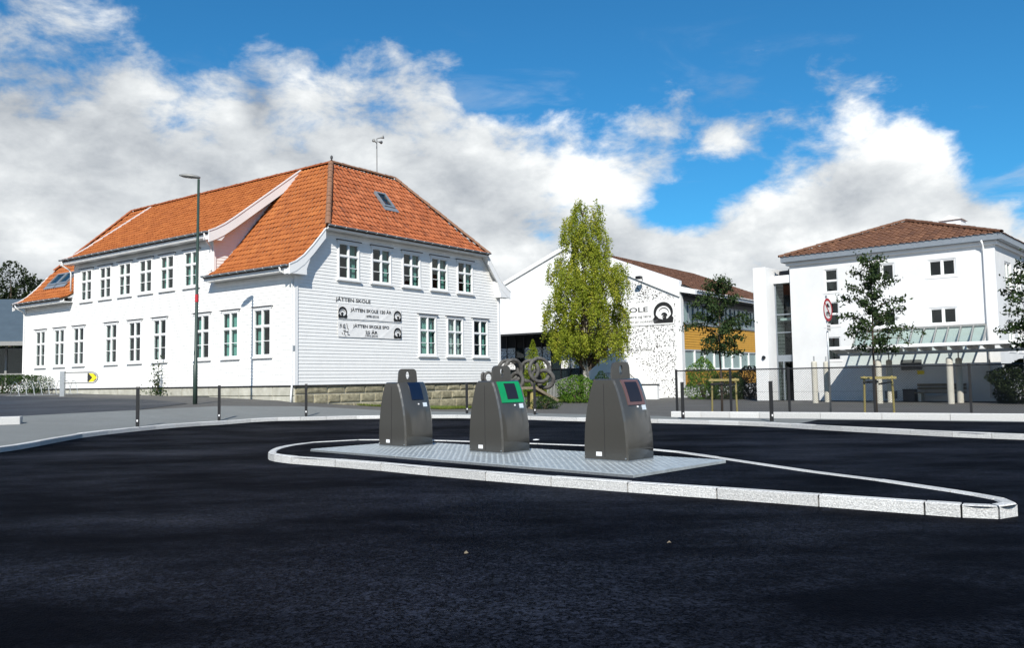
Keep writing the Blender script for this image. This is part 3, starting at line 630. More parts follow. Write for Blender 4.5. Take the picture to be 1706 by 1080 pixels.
    for nm, P, s in (('barge_board', PLv, -.40), ('barge_board', PR, -.40), ('barge_board', PLv, VL + .34)):
        o = barge(nm, P, s, rake, .075, .40, .05, M['white'], T)
        barge('barge_moulding', P, s - .022 if s < 0 else s + .04, [(h, z) for h, z in rake], .08, -.02, .03, M['white'], o)
    barge('barge_board', PLv, 5.57, MP, .085, .50, .06, M['white'], T); barge('barge_moulding', PLv, 5.545, MP, .09, -.02, .03, M['white'], T)
    barge('barge_board', PLv, 20.06, MP, .10, .30, .06, M['white'], T)
    # returns at the feet of the rakes (boxed eave ends)
    for P, s0, s1 in ((PLv, -.385, 0), (PR, -.385, 0)):
        mb = MB(); mb.prism([P(s0, h, z) for h, z in ((-.6, 6.55), (-.6, 6.28), (.35, 6.28), (.35, 6.55), (.62, 7.2), (.1, 7.0), (-.3, 6.72))], np.array(P(s1, 0, 0)) - np.array(P(s0, 0, 0))); mb.build('boxed_eave_end', M['white'], T)
    mb = MB(); mb.prism([(-.58, 5.6, 8.72), (-.58, 5.6, 8.45), (.1, 5.6, 8.45), (.25, 5.6, 8.62), (.65, 5.6, 9.3), (.1, 5.6, 9.1)], (0, .45, 0)); mb.build('boxed_eave_end', M['white'], T)
    # soffits and fascias
    MB().box(-.55, 0, -.3, 6.0, 6.40, 6.44).box(-.57, -.53, -.3, 6.0, 6.441, 6.58).build('soffit', M['white'], T)
    MB().box(-.55, 0, 19.75, VL + .3, 6.40, 6.44).box(-.57, -.53, 19.75, VL + .3, 6.441, 6.58).build('soffit', M['white'], T)
    MB().box(-.54, 0, 6.06, 20.0, 8.56, 8.60).box(-.56, -.52, 6.06, 20.0, 8.601, 8.74).build('soffit', M['white'], T)
    MB().box(1.5, UW - 1.5, -.45, 0, 8.50, 8.54).box(1.5, UW - 1.5, -.47, -.43, 8.541, 8.64).build('soffit', M['white'], T)
    gutter('gutter', (-.70, -.3, 6.66), (-.70, 6.0, 6.66), T, M['zinc']); gutter('gutter', (-.70, 20.1, 6.66), (-.70, VL + .3, 6.66), T, M['zinc'])
    gutter('gutter', (-.68, 5.6, 8.83), (-.68, 20.1, 8.83), T, M['zinc']); gutter('gutter', (1.45, -.58, 8.69), (UW - 1.45, -.58, 8.69), T, M['zinc'], r=.07); gutter('gutter', (UW + .7, -.3, 6.66), (UW + .7, 5, 6.66), T, M['zinc'])
    downpipe([(-.68, .2, 6.6), (-.66, .2, 6.42), (-.3, .1, 6.25), (-.12, .06, 6.1), (-.11, .06, 1.35), (-.16, .06, .95), (-.16, .06, .6)], T, M['white'])
    downpipe([(-.66, 5.85, 8.76), (-.6, 5.9, 8.5), (-.25, 6.1, 8.3), (-.1, 6.12, 8.1), (-.1, 6.12, 7.05), (-.3, 6.0, 6.95)], T)
    downpipe([(-.66, 19.9, 8.76), (-.6, 19.9, 8.5), (-.2, 19.9, 8.3), (-.1, 19.9, 8.1), (-.1, 19.9, 7.05)], T)
    downpipe([(-.68, VL - .1, 6.6), (-.6, VL - .1, 6.4), (-.2, VL - .07, 6.2), (-.11, VL - .07, 6.0), (-.11, VL - .07, 1.35), (-.11, VL - .07, 1.2)], T)
    MB().box(-.075, -.03, -.06, .06, 2.9, 3.15).build('meter_box', M['zinc'], T)
    # roof windows
    def skylight(P, s, h, w, l, prof_z, slope):
        n = np.array(P(0, -slope, 1)) - np.array(P(0, 0, 0)); n /= np.linalg.norm(n); up = np.array(P(0, 1, slope)) - np.array(P(0, 0, 0)); up /= np.linalg.norm(up); sx = np.array(P(1, 0, 0)) - np.array(P(0, 0, 0))
        o0 = np.array(P(s, h, prof_z)); Q = lambda a, b, c: o0 + sx * a + up * b + n * c
        def bx(mb, a0, a1, b0, b1, c0, c1): mb.add([Q(a, b, c) for c in (c0, c1) for a, b in ((a0, b0), (a1, b0), (a1, b1), (a0, b1))], [(3, 2, 1, 0), (4, 5, 6, 7), (0, 1, 5, 4), (1, 2, 6, 5), (2, 3, 7, 6), (3, 0, 4, 7)])
        mb = MB(); t = .11
        for q in ((0, t, 0, l), (w - t, w, 0, l), (t, w - t, 0, t), (t, w - t, l - t, l)): bx(mb, *q, -.02, .13)
        bx(mb, -.12, w + .12, -.3, 0, .05, .075)
        o = mb.build('roof_window', M['zinc'], T)
        mb = MB(); bx(mb, t, w - t, t, l - t, .085, .095); mb.build('pane', M['glass'], o); mb = MB(); bx(mb, t, w - t, t, l - t, .0, .04); mb.build('dark_backing', M['dark'], o)  # dark sheet closing the frame behind the glass
    skylight(PE, 6.85, 1.35, .8, 1.15, 10.58, 1.163)
    skylight(PLv, 22.15, .78, 1.2, 1.05, 7.75, 1.14); skylight(PLv, 23.4, .78, 1.2, 1.05, 7.75, 1.14)
    # foundation of stones, each its own piece
    gu = lambda u, v: g(KX + u * math.cos(YA) - v * math.sin(YA), KY + u * math.sin(YA) + v * math.cos(YA))
    f = MB(); f.box(.02, UW - .02, .02, .5, -.6, ZB - .051); f.box(.02, .5, .5, VL, -.2, ZB - .051); F = f.build('foundation', M['mortar'], T)
    def stone(P, s0, s1, z0, z1):
        gp = .03; c = .05; mb = MB(); ins = random.uniform(.02, .055)
        def jt(): return random.uniform(-.02, .02)
        a = [(s0 + gp + jt() * .5, z0 + gp + jt() * .5), (s1 - gp + jt() * .5, z0 + gp + jt() * .5), (s1 - gp + jt() * .5, z1 - gp + jt() * .5), (s0 + gp + jt() * .5, z1 - gp + jt() * .5)]
        cxx = (s0 + s1) / 2; cz = (z0 + z1) / 2; fr = [(s + math.copysign(c, cxx - s), z + math.copysign(c, cz - z)) for s, z in a]
        mb.add([P(s, z, -.03) for s, z in a] + [P(s, z, ins * .35) for s, z in a] + [P(s, z, ins + random.uniform(-.008, .008)) for s, z in fr] + [P(cxx + jt() * 2, cz + jt(), ins + .02)],
               [(i, (i + 1) % 4, 4 + (i + 1) % 4, 4 + i) for i in range(4)] + [(4 + i, 4 + (i + 1) % 4, 8 + (i + 1) % 4, 8 + i) for i in range(4)] + [(8 + i, 8 + (i + 1) % 4, 12) for i in range(4)])
        mb.build('foundation_stone', M['stone'], F)
    for r, (za, zb) in enumerate(((1.0, ZB - .055), (.56, 1.0), (.1, .56), (-.3, .1))):
        s = 0.02
        while s < UW - .1:
            w = min(random.uniform(.55, 1.5), UW - s)
            if UW - s - w < .4: w = UW - s
            if zb > gu(s + w / 2, 0) - .02: stone(PA, s, s + w, za + (0 if r == 0 else 0), zb)
            s += w
    s = .03
    while s < VL - .1:
        w = min(random.uniform(1.4, 2.6), VL - s)
        if VL - s - w < .7: w = VL - s
        for za, zb in ((.93, ZB - .055), (.4, .93)):
            if zb > gu(0, s + w / 2): 
                mb = MB(); mb.add([(-.0 - o, q, z) for o, e in ((-.02, .006), (.05, .03)) for q, z in ((s + e, za + e), (s + w - e, za + e), (s + w - e, zb - e), (s + e, zb - e))], [(0, 1, 2, 3), (4, 5, 6, 7), (0, 1, 5, 4), (1, 2, 6, 5), (2, 3, 7, 6), (3, 0, 4, 7)]); mb.build('foundation_stone', M['plinth'], F)
        s += w
    # lettering on the wall
    text_mesh('JÅTTEN SKOLE', 2.21, .27, T, M['print'], (2.33, -.036, 5.24), (R_(90), 0, 0), bold=.008, depth=.003)
    # mast with horns on the ridge
    mast = thing('siren_mast', 'thin roof mast with small horn loudspeakers on the tiled ridge', 'mast', (KX + 8.3 * math.cos(YA) - B_ * math.sin(YA), KY + 8.3 * math.sin(YA) + B_ * math.cos(YA), 12.9), YA)
    MB().tube([(0, 0, -.1), (0, 0, 2.0)], .03, 8).build('pole', M['lampgrey'], mast)
    for a, z in ((-.2, 1.85), (2.6, 1.75), (1.3, 2.0)):
        d = np.array([math.cos(a), -math.sin(a) * .6, .1]); d /= np.linalg.norm(d); p = np.array([0, 0, z])
        MB().tube([p, p + d * .22, p + d * .40], [.02, .03, .10], 10).build('horn', M['lampgrey'], mast, smooth=True)
    return T
SCHOOL = main_school()
def local_to_world(u, v, z=0, k=(KX, KY), ya=YA): return (k[0] + u * math.cos(ya) - v * math.sin(ya), k[1] + u * math.sin(ya) + v * math.cos(ya), z)
def emblem(parent, x, z, s, flip, m):
    """dark crouching curl emblem: broad concentric arcs over a dark foot"""
    mb = MB()
    def arc(cx, cz, r0, r1, a0, a1, n=22, y=0):
        vs = []; 
        for i in range(n + 1):
            a = R_(a0 + (a1 - a0) * i / n); taper = math.sin(math.pi * (i + .6) / (n + 1.2)) ** .5
            rm, dr = (r0 + r1) / 2, (r1 - r0) / 2 * taper
            for r in (rm - dr, rm + dr): vs.append((x + flip * s * (cx + r * math.cos(a)), y, z + s * (cz + r * math.sin(a))))
        mb.add(vs, [(2 * i, 2 * i + 2, 2 * i + 3, 2 * i + 1) for i in range(n)])
    arc(.5, .48, .36, .55, -30, 205); arc(.48, .46, .25, .30, 20, 180); arc(.46, .30, .10, .22, 30, 170); arc(.46, .28, .0, .13, 0, 360)
    mb.add([(x + flip * s * a, 0, z + s * b) for a, b in ((0, 0), (1.0, 0), (1.06, .22), (.9, .42), (.74, .24), (.5, .17), (.28, .22), (.1, .40), (-.04, .24))], [tuple(range(9))])
    o = mb.build('emblem', m, parent); o.location.y = -.012; return o
def banner(u, z0, w, h, label, lines, scribble):
    T = thing('banner', label, 'banner', local_to_world(u, -.055, z0), YA, 'anniversary banners on the end wall')
    mb = MB(); nx, nz = 60, 14; vs = []
    for i in range(nx + 1):
        for j in range(nz + 1):
            a, b = i / nx, j / nz; y = -.004 * math.sin(a * 23 + b * 5) * math.sin(b * 3.1) - .008 * max(0, math.sin((a * 9 - b * 2.2) * 2.4)) ** 6
            vs.append((a * w, y, b * h + .01 * math.sin(a * 9) * (b - .5)))
    mb.add(vs, [(i * (nz + 1) + j, (i + 1) * (nz + 1) + j, (i + 1) * (nz + 1) + j + 1, i * (nz + 1) + j + 1) for i in range(nx) for j in range(nz)]); mb.build('banner_cloth', mat('banner_cloth', (.82, .81, .79), .7, .04, 3.), T, smooth=True)
    for s, tw, th, x, z, m in lines: 
        o = text_mesh(s, tw, th, T, M[m], (x, -.016, z), (R_(90), 0, 0), bold=.014, depth=.003)
    e = emblem(T, w - .02, .03, .52, -1, M['print']); e.location.y = -.016
    if not scribble: e = emblem(T, .02, .03, .52, 1, M['print']); e.location.y = -.016
    else:
        mb = MB()
        for st in ([(.1, .42), (.12, .58), (.17, .6), (.2, .45)], [(.28, .46), (.4, .5), (.38, .6), (.3, .56), (.32, .42), (.44, .42)], [(.5, .64), (.56, .4), (.62, .36)], [(.3, .3), (.52, .24)], [(.4, .34), (.36, .12), (.44, .06)], [(.5, .22), (.58, .3), (.56, .12), (.68, .1)], [(.22, .2), (.28, .1)]):
            mb.tube([(x * 1.05, -.012, z * 1.0) for x, z in st], .016, 5)
        mb.build('hand_lettering', M['printg'], T)
    return T
banner(2.45, 4.47, 4.2, .65, 'upper white cloth banner on the end wall with two dark emblems', [('JÅTTEN SKOLE 120 ÅR', 2.72, .25, .76, .32, 'print'), ('1898-2018', .85, .11, 1.75, .14, 'printg')], False)
banner(2.45, 3.62, 4.2, .70, 'lower white cloth banner on the end wall with handwriting and one emblem', [('JÅTTEN SKOLE SFO', 2.4, .23, .92, .43, 'print'), ('25 ÅR', .8, .19, 1.72, .19, 'print'), ('1993-2018', .8, .09, 1.72, .06, 'printg')], True)
# ---------------------------------------------------------------- yellow-clad wing with pebbled gable
def wing():
    Y0 = (12.49, 62.41); T = thing('school_wing', 'two storey wing with pebbled white gable, ochre boards and brown roof', 'building', (*Y0, 0), YA)
    # local: x = along the ochre side, y = along the gable. gable plane x = 0, ochre plane y = 0
    PK, PZ, SL = 9.65, 12.35, .40; rz = lambda v: PZ - SL * abs(PK - v); VL = 19.3; UL = 24
    # gable wall: upper white slab above the recessed entrance on the far side, pebbled panel on the near side
    mb = MB(); mb.prism([(0, 8.2, 0), (0, 8.2, 5.45), (0, VL, 5.45), (0, VL, rz(VL) - .1), (0, PK, PZ - .1), (0, 0, rz(0) - .1), (0, 0, 0)], (.35, 0, 0)); mb.build('gable_wall', M['render'], T)
    mb = MB(); mb.prism([(-.012, .05, 0), (-.012, .05, rz(.05) - 1.15), (-.012, 4.1, rz(4.1) - 1.0), (-.012, 6.9, 3.2), (-.012, 6.9, 0)], (.010, 0, 0)); mb.build('pebbled_panel', M['dots'], T)
    # raised parapet band along the near slope, with its end block
    mb = MB(); mb.prism([(-.16, -.05, rz(0) - 1.0), (-.16, -.05, rz(0) + .22), (-.16, PK, PZ + .22), (-.16, PK, PZ - .35), (-.16, 4.2, rz(4.2) - .75)], (.5, 0, 0)); mb.build('parapet', M['white'], T)
    mb = MB(); mb.prism([(-.16, PK, PZ + .22), (-.16, VL + .1, rz(VL) + .22), (-.16, VL + .1, rz(VL) - .1), (-.16, PK, PZ - .1)], (.5, 0, 0)); mb.build('parapet', M['white'], T)
    # diagonal white stair wall in front of the gable
    mb = MB(); mb.prism([(-1.6, 1.35, 0), (-1.6, 4.7, 3.75), (-1.6, 7.5, 3.75), (-1.6, 7.5, 0)], (1.58, 0, 0)); mb.build('stair_wall', M['white'], T)
    # side wall of ochre boards and window bands
    PS = lambda s, z, o: (s, -o, z)
    MB().box(.36, UL, .05, .4, 0, 7.95).build('side_wall', M['render'], T)
    clad('ochre_boards', PS, 3.62, 5.5, lambda z: .45, lambda z: UL, [], M['yellow'], T, pitch=.19, proud=.07, thin=.04)
    clad('ochre_boards', PS, .95, 2.1, lambda z: .45, lambda z: UL, [], M['yellow'], T, pitch=.19, proud=.07, thin=.04)
    MB().box(-.02, .44, -.09, .36, 0, 7.6).build('corner_pier', M['render'], T)
    k = 0
    for s in np.arange(.5, UL - 1.8, 1.86):
        window(T, (s, .0, 5.56), 0, 1.8, 1.62, split=0, cols=2, header=False, room=.4, wm='zinc', c=.05, f=.03, curtain=[(.1, .4, 'curtain')] if k % 3 == 0 else None)
        window(T, (s, .0, 2.14), 0, 1.8, 1.44, split=0, cols=1, header=False, room=.4, c=.05, f=.03, curtain=[(.05, .95, 'curtain_w')] if k in (0, 1, 3) else [(.05, .48, 'curtain')]); k += 1
    MB().box(.36, UL, -.06, .045, 7.2, 7.7).build('wall_head', M['flash'], T)
    PV = lambda s, h, z: (s, h, z)
    prof = [(-1.15, rz(0) - .55), (-.4, rz(0) - .18), (PK, PZ)]
    tile_roof('roof_tiles', PV, .34, UL, prof, M['tile_brown'], T, tw=.34, row=.42, sub=4); under('roof_deck', PV, .2, UL, prof, M['flash'], T, drop=.22)
    mb = MB(); mb.add([(.3, PK, PZ), (UL, PK, PZ), (UL, VL + .5, rz(VL) - .2), (.3, VL + .5, rz(VL) - .2)], [(0, 1, 2, 3)]); mb.build('rear_roof', M['tile_brown'], T)
    MB().box(.2, UL, -1.2, -1.15, rz(0) - .82, rz(0) - .5).build('fascia', M['white'], T); gutter('gutter', (.3, -1.26, rz(0) - .56), (UL, -1.26, rz(0) - .56), T, M['white'], r=.08)
    mb = MB(); mb.prism([(-.1, -1.3, rz(0) - .55), (-.1, .0, rz(0) - .2), (-.1, .0, rz(0) - .62), (-.1, -1.3, rz(0) - .9)], (.3, 0, 0)); mb.build('eave_end', M['white'], T)
    # recessed entrance under the far half of the gable
    MB().box(-1.5, .0, 8.0, 17.3, 5.3, 5.55).build('entrance_canopy', M['white'], T); MB().box(-1.55, -1.5, 8.0, 17.3, 5.22, 5.34).build('canopy_edge', M['flash'], T)
    E_ = MB().box(.9, 1.0, 8.2, VL, 0, 5.4).build('entrance_glazing', M['dark'], T)
    for i, v in enumerate(np.arange(8.4, 18.8, .92)):
        MB().box(.80, .9, v, v + .07, 0, 5.3).build('mullion', M['black'], E_)
        MB().box(.84, .898, v + .075, v + .915, 2.4, 4.25).build('speckled_panel', M['dots'] if i % 4 != 3 else M['glass'], E_)
        MB().box(.84, .898, v + .075, v + .915, .25, 2.32).build('pane', M['glass'], E_)
    MB().box(.79, .90, 8.2, VL, 2.33, 2.39).build('transom', M['black'], E_)
    MB().box(.35, .9, 8.1, 8.22, 0, 5.4).build('reveal', M['render'], T)
    # school name board on the gable
    S = thing('name_board', 'white school name board with dark emblem on the pebbled gable', 'sign', local_to_world(-.02, 0, 0, Y0, YA), YA - R_(90))
    # board frame: x runs along -v, y into wall
    MB().box(-8.8, -.45, -.05, -.004, 5.5, 7.25).build('board', M['white'], S)
    text_mesh('JÅTTEN SKOLE', 6.0, .60, S, M['print'], (-8.6, -.058, 6.42), (R_(90), 0, 0), bold=.012)
    text_mesh('å være og lære', 2.2, .28, S, M['print'], (-4.55, -.058, 6.02), (R_(90), 0, 0)); text_mesh('det er nokkefjøl!', 2.5, .26, S, M['printg'], (-4.3, -.058, 5.64), (R_(90), 0, 0), shear=.3)
    e = emblem(S, -.55, 5.6, 1.55, -1, M['print']); e.location.y = -.058
    L_ = text_mesh('Vi gjør en skilnad...', 2.6, .26, T, M['printg'], (-.03, 4.8, 3.5), (R_(90), 0, R_(-90)), shear=.3); L_['kind'] = 'stuff'
    fl = thing('gable_floodlight', 'dark floodlight on a bracket high on the pebbled gable', 'floodlight', local_to_world(-.16, 2.9, 9.0, Y0, YA), YA)
    MB().tube([(0, 0, 0), (-.5, 0, .15)], .03, 6).build('bracket', M['black'], fl); MB().box(-.85, -.45, -.22, .22, .0, .22).build('lamp_head', M['black'], fl, bevel=.04)
    return T
wing()

# ---------------------------------------------------------------- white rendered block on the right
RB = (16.85, 50.7); YR = R_(-42.0)
def right_block():
    T = thing('rendered_school_block', 'three storey white rendered block with brown hipped roof', 'building', (*RB, 0), YR)
    W, D, ZT = 11.05, 14.0, 8.15
    wins = [(2.1, 6.32, .78, 1.36, 'v'), (2.1, 4.34, .78, 1.40, 'v'), (2.1, 2.32, .78, 1.38, 'v'), (7.78, 6.68, 1.4, .95, 'h'), (7.73, 4.1, 1.4, .93, 'h'), (4.65, 6.7, 1.4, 1.0, 'h'), (4.65, 4.1, 1.4, .93, 'h')]
    # wall built round its openings
    def wallmesh(P, s1, ops, name):
        xs = sorted({0, s1} | {q for o in ops for q in (o[0], o[0] + o[2])}); zs = sorted({0, ZT} | {q for o in ops for q in (o[1], o[1] + o[3])}); mb = MB()
        for a, b in zip(xs, xs[1:]):
            for c, d in zip(zs, zs[1:]):
                m_ = ((a + b) / 2, (c + d) / 2)
                if any(o[0] < m_[0] < o[0] + o[2] and o[1] < m_[1] < o[1] + o[3] for o in ops): continue
                mb.add([P(a, c), P(b, c), P(b, d), P(a, d)], [(0, 1, 2, 3)])
        return mb.build(name, M['render_g'], T)
    wallmesh(lambda s, z: (s, 0, z), W, wins, 'front_wall')
    side = [(2.0 + 2.2 * k, z, 1.5, 1.7) for k in range(5) for z in (5.75, 2.6)]
    wallmesh(lambda s, z: (W, s, z), D, side, 'side_wall')
    MB().add([(0, D, 0), (W, D, 0), (W, D, ZT), (0, D, ZT), (0, 0, 0), (0, 0, ZT)], [(0, 1, 2, 3), (0, 4, 5, 3)]).build('rear_wall', M['render_g'], T)
    for i, (s, z, w, h, t) in enumerate(wins):
        o = window(T, (s, .10, z), 0, w, h, split=.5 if t == 'v' else 0, lower_bar=False, cols=1 if t == 'v' else 2, header=False, room=.5, c=.05 if t == 'v' else .065, f=.03 if t == 'v' else .045)
        mb = MB(); mb.add([(s + a, y, z + b) for y in (0, .12) for a, b in ((0, 0), (w, 0), (w, h), (0, h))], [(0, 1, 5, 4), (1, 2, 6, 5), (2, 3, 7, 6), (3, 0, 4, 7)]); mb.build('window_reveal', M['render_g'], T)
    for s, z, w, h in side:
        window(T, (W - .10, s, z), R_(90), w, h, split=0, cols=2, header=False, room=.5)
        mb = MB(); mb.add([(W - y, s + a, z + b) for y in (0, .12) for a, b in ((0, 0), (w, 0), (w, h), (0, h))], [(0, 1, 5, 4), (1, 2, 6, 5), (2, 3, 7, 6), (3, 0, 4, 7)]); mb.build('window_reveal', M['render_g'], T)
    # eaves and roof
    MB().box(-.16, W + .16, -.16, D + .16, ZT - .02, ZT + .16).build('eave_moulding', M['white'], T)
    MB().box(-.36, W + .36, -.36, D + .36, ZT + .161, ZT + .22).box(-.37, W + .37, -.40, -.36, ZT + .18, ZT + .52).box(W + .36, W + .40, -.36, D, ZT + .18, ZT + .52).build('fascia', M['zinc'], T)
    e = .45; ap = (W / 2, 3.9 + .35, 10.65); z0 = ZT + .47; sl = (ap[2] - z0) / (ap[1] + e); sl2 = (ap[2] - z0) / (W / 2 + e)
    def n(v): return Vector(v).normalized()
    kx = (W / 2 + e) / (ap[1] + e)
    tile_roof('roof_tiles', lambda s, h, z: (s, h, z), -e, W + e, [(-e, z0), (ap[1], ap[2])], M['tile_brown'], T, [((-e, -e, 0), n((-1, kx, 0))), ((W + e, -e, 0), n((1, kx, 0)))], tw=.33, row=.42, amp=.04, step=.05)
    tile_roof('roof_tiles', lambda s, h, z: (W - h, s, z), -e, D + e, [(-e, z0), (W / 2, ap[2])], M['tile_brown'], T, [((W + e, -e, 0), n((-1, -kx, 0)))], tw=.33, row=.42, amp=.04, step=.05, sub=4)
    tile_roof('roof_tiles', lambda s, h, z: (h, s, z), -e, D + e, [(-e, z0), (W / 2, ap[2])], M['tile_brown'], T, [((-e, -e, 0), n((1, -kx, 0)))], tw=.33, row=.42, amp=.04, step=.05, sub=4)
    ridge_run((-e, -e, z0 + .04), (ap[0], ap[1], ap[2] + .05), T, M['tile_brown']); ridge_run((W + e, -e, z0 + .04), (ap[0], ap[1], ap[2] + .05), T, M['tile_brown']); ridge_run((ap[0], ap[1], ap[2] + .05), (ap[0], D + e, ap[2] + .05), T, M['tile_brown'])
    downpipe([(W - .52, -.4, ZT + .2), (W - .5, -.25, ZT), (W - .5, -.1, ZT - .3), (W - .5, -.1, .2)], T, M['white'], r=.05)
    mb = MB(); mb.box(W - 3.6, W - 2.5, 4.0, 5.1, 9.3, 10.35); mb.prism([(W - 3.7, 3.9, 10.35), (W - 2.4, 3.9, 10.35), (W - 3.05, 3.9, 10.62)], (0, 1.3, 0)); mb.build('roof_vent', M['white'], T)
    # glazed stair tower to the left
    MB().box(-1.95, -1.15, -.9, 1.6, 0, 8.1).build('tower_pier', M['render'], T, bevel=.02)
    MB().box(-1.15, 0, .15, .8, 7.15, 7.62).build('tower_lintel', M['render'], T); MB().box(-1.15, 0, .3, 3, 7.62, 7.66).build('tower_roof', M['flash'], T)
    MB().box(-1.1, -.4, 1.0, 2, 7.66, 8.0).build('roof_upstand', M['flash'], T); MB().tube([(-.35, .8, 7.66), (-.35, .8, 8.0)], .06, 8).tube([(-.35, .8, 8.0), (-.35, .8, 8.08)], [.11, .02], 8).build('roof_vent_pipe', M['flash'], T)
    G = MB().box(-1.14, -1.06, .3, .4, 0, 7.14).box(-.07, .0, .3, .4, 0, 7.14).box(-1.06, -.07, .31, .39, 5.2, 5.27).box(-1.06, -.07, .31, .39, 4.1, 4.16).box(-1.06, -.07, .31, .39, 2.35, 2.75).box(-.75, -.68, .31, .39, 0, 2.35).build('curtain_wall_frame', M['zinc'], T)
    for z0_, z1_ in ((.05, 2.35), (2.75, 4.1), (4.16, 5.2), (5.27, 7.12)): MB().box(-1.06, -.07, .345, .355, z0_, z1_).build('pane', M['glass'], G)
    MB().box(-1.15, .0, 2.6, 2.7, 0, 7.6).box(-1.2, -1.15, .4, 2.7, 0, 7.6).box(0.02, .06, .4, 2.7, 0, 7.6).build('stairwell', M['dark'], T); MB().box(-1.1, -.05, .9, 2.5, 2.45, 2.6).box(-1.1, -.05, .9, 2.5, 4.9, 5.05).build('stair_landing', M['render_g'], T)
    wl = MB().tube([(-1.4, -.905, 2.6), (-1.4, -1.0, 2.62)], .11, 10).build('wall_lamp', M['black'], T)
    # wall fittings below the canopy
    MB().box(5.27, 5.9, -.05, 0, .12, .55).build('vent_grille', M['printg'], T); MB().box(6.2, 7.25, -.08, 0, 1.7, 2.25).build('notice_case', M['printg'], T); MB().box(7.0, 7.35, -.03, 0, 1.45, 1.65).build('notice', M['signy'], T)
    return T
right_block()
def canopy():
    T = thing('glazed_canopy', 'lean-to canopy of opal panels and white rafters on round columns', 'canopy', (*RB, 0), YR)
    x0, x1 = 3.9, 15.0; ya, za = -.05, 3.95; yg, zg = -1.0, 2.98; yb, zb = -4.3, 2.84
    # glazed strip from the wall down to a solid deck that runs out to the front fascia
    n = 11; xs = np.linspace(3.9, 10.5, n + 1)
    for x in xs: MB().bar((x, ya, za), (x, yg, zg), .06, .1).build('glazing_bar', M['lampgrey'], T)
    for a, b in zip(xs, xs[1:]):
        mb = MB(); mb.prism([(a + .035, ya, za + .02), (b - .035, ya, za + .02), (b - .035, yg, zg + .02), (a + .035, yg, zg + .02)], (0, 0, .012)); mb.build('glass_panel', M['opal'], T)
    MB().box(xs[0] - .03, xs[-1] + .03, -.08, 0, za - .02, za + .09).build('wall_plate', M['lampgrey'], T)
    MB().box(x0 - .1, x1, yb, yg + .06, zb + .02, zb + .09).build('roof_deck', M['white'], T)
    MB().box(x0 - .12, x1, yb - .05, yb, zb - .02, zb + .14).build('fascia', M['white'], T)
    for x in np.linspace(x0 + .1, x1 - .2, 16):
        mb = MB(); mb.prism([(x, yb, zb - .02), (x, yb, zb - .06), (x, yb + .55, zb - .2), (x, yb + 2.2, zb - .2), (x, yb + 2.2, zb - .02)], (.07, 0, 0)); mb.build('rafter_end', M['white'], T)
    MB().box(x0 + .2, x1, -3.62, -3.5, zb - .33, zb - .21).build('beam', M['zinc'], T); MB().box(x0 + .2, x1, -1.95, -1.83, zb - .33, zb - .21).build('beam', M['zinc'], T)
    for x in (2.75, 6.15, 9.55, 12.9):
        for y in (-3.56, -1.89):
            if x > 12.5 and y > -3: continue
            mb = MB(); mb.tube([(x, y, -.05), (x, y, 2.18), (x, y, 2.24), (x, y, 2.26)], [.155, .155, .12, .04], 16); o = mb.build('round_column', M['conc'], T, smooth=False)
            MB().tube([(x, y, 2.2), (x, y, 2.53)], .035, 8).build('steel_pin', M['steel'], o)
    return T
canopy()
def bench_under():
    T = thing('park_bench', 'dark plank bench with pale legs against the wall under the canopy', 'bench', (RB[0] + 8.3 * math.cos(YR) + .75 * math.sin(YR), RB[1] + 8.3 * math.sin(YR) - .75 * math.cos(YR), 0), YR)
    for y in (-.2, 0, .2): MB().box(-1.2, 1.2, y - .08, y + .08, .44, .5).build('seat_plank', M['wood'], T)
    for z in (.62, .8): MB().box(-1.2, 1.2, .28, .33, z, z + .14).build('back_plank', M['wood'], T)
    for x in (-.95, .95): MB().box(x - .07, x + .07, -.25, .3, 0, .44).box(x - .05, x + .05, .335, .4, 0, .95).build('leg', M['conc'], T)
    b = thing('litter_box', 'low square dark box beside the bench under the canopy', 'box', (RB[0] + 6.75 * math.cos(YR) + .6 * math.sin(YR), RB[1] + 6.75 * math.sin(YR) - .6 * math.cos(YR), 0), YR)
    MB().box(-.3, .3, -.25, .25, 0, .6).build('box_body', M['flash'], b, bevel=.02); MB().box(-.32, .32, -.27, .27, .601, .66).build('lid', M['black'], b, bevel=.01)
bench_under()
# low building far left
def far_left():
    T = thing('low_pavilion', 'low building with dark sheet roof and glazed front at left edge', 'building', (-32.4, 58.5, 1.15), R_(8))
    MB().box(-14, 0, 0, .3, 0, .55).build('parapet_wall', M['render_g'], T); MB().box(-14, -.0, .5, 8, 0, 3.2).build('core', M['dark'], T)
    for i, x in enumerate(np.arange(-13.6, -.2, 1.35)): MB().box(x, x + .14, .3, .44, .0, 3.2).build('mullion', M['lampgrey'], T); MB().box(x + .14, x + 1.35, .36, .37, .56, 3.2).build('pane', M['glass'], T)
    MB().box(-13.8, 0, .31, .43, 1.25, 1.35).build('transom', M['lampgrey'], T)
    mb = MB(); mb.prism([(-15, -1.6, 3.3), (-15, -1.6, 3.5), (-15, 5, 7.0), (-15, 5, 6.6)], (16, 0, 0)); mb.build('sheet_roof', M['slate'], T); MB().box(-15, 1, -1.75, -1.61, 3.2, 3.48).build('gutter', M['lampgrey'], T)
far_left()
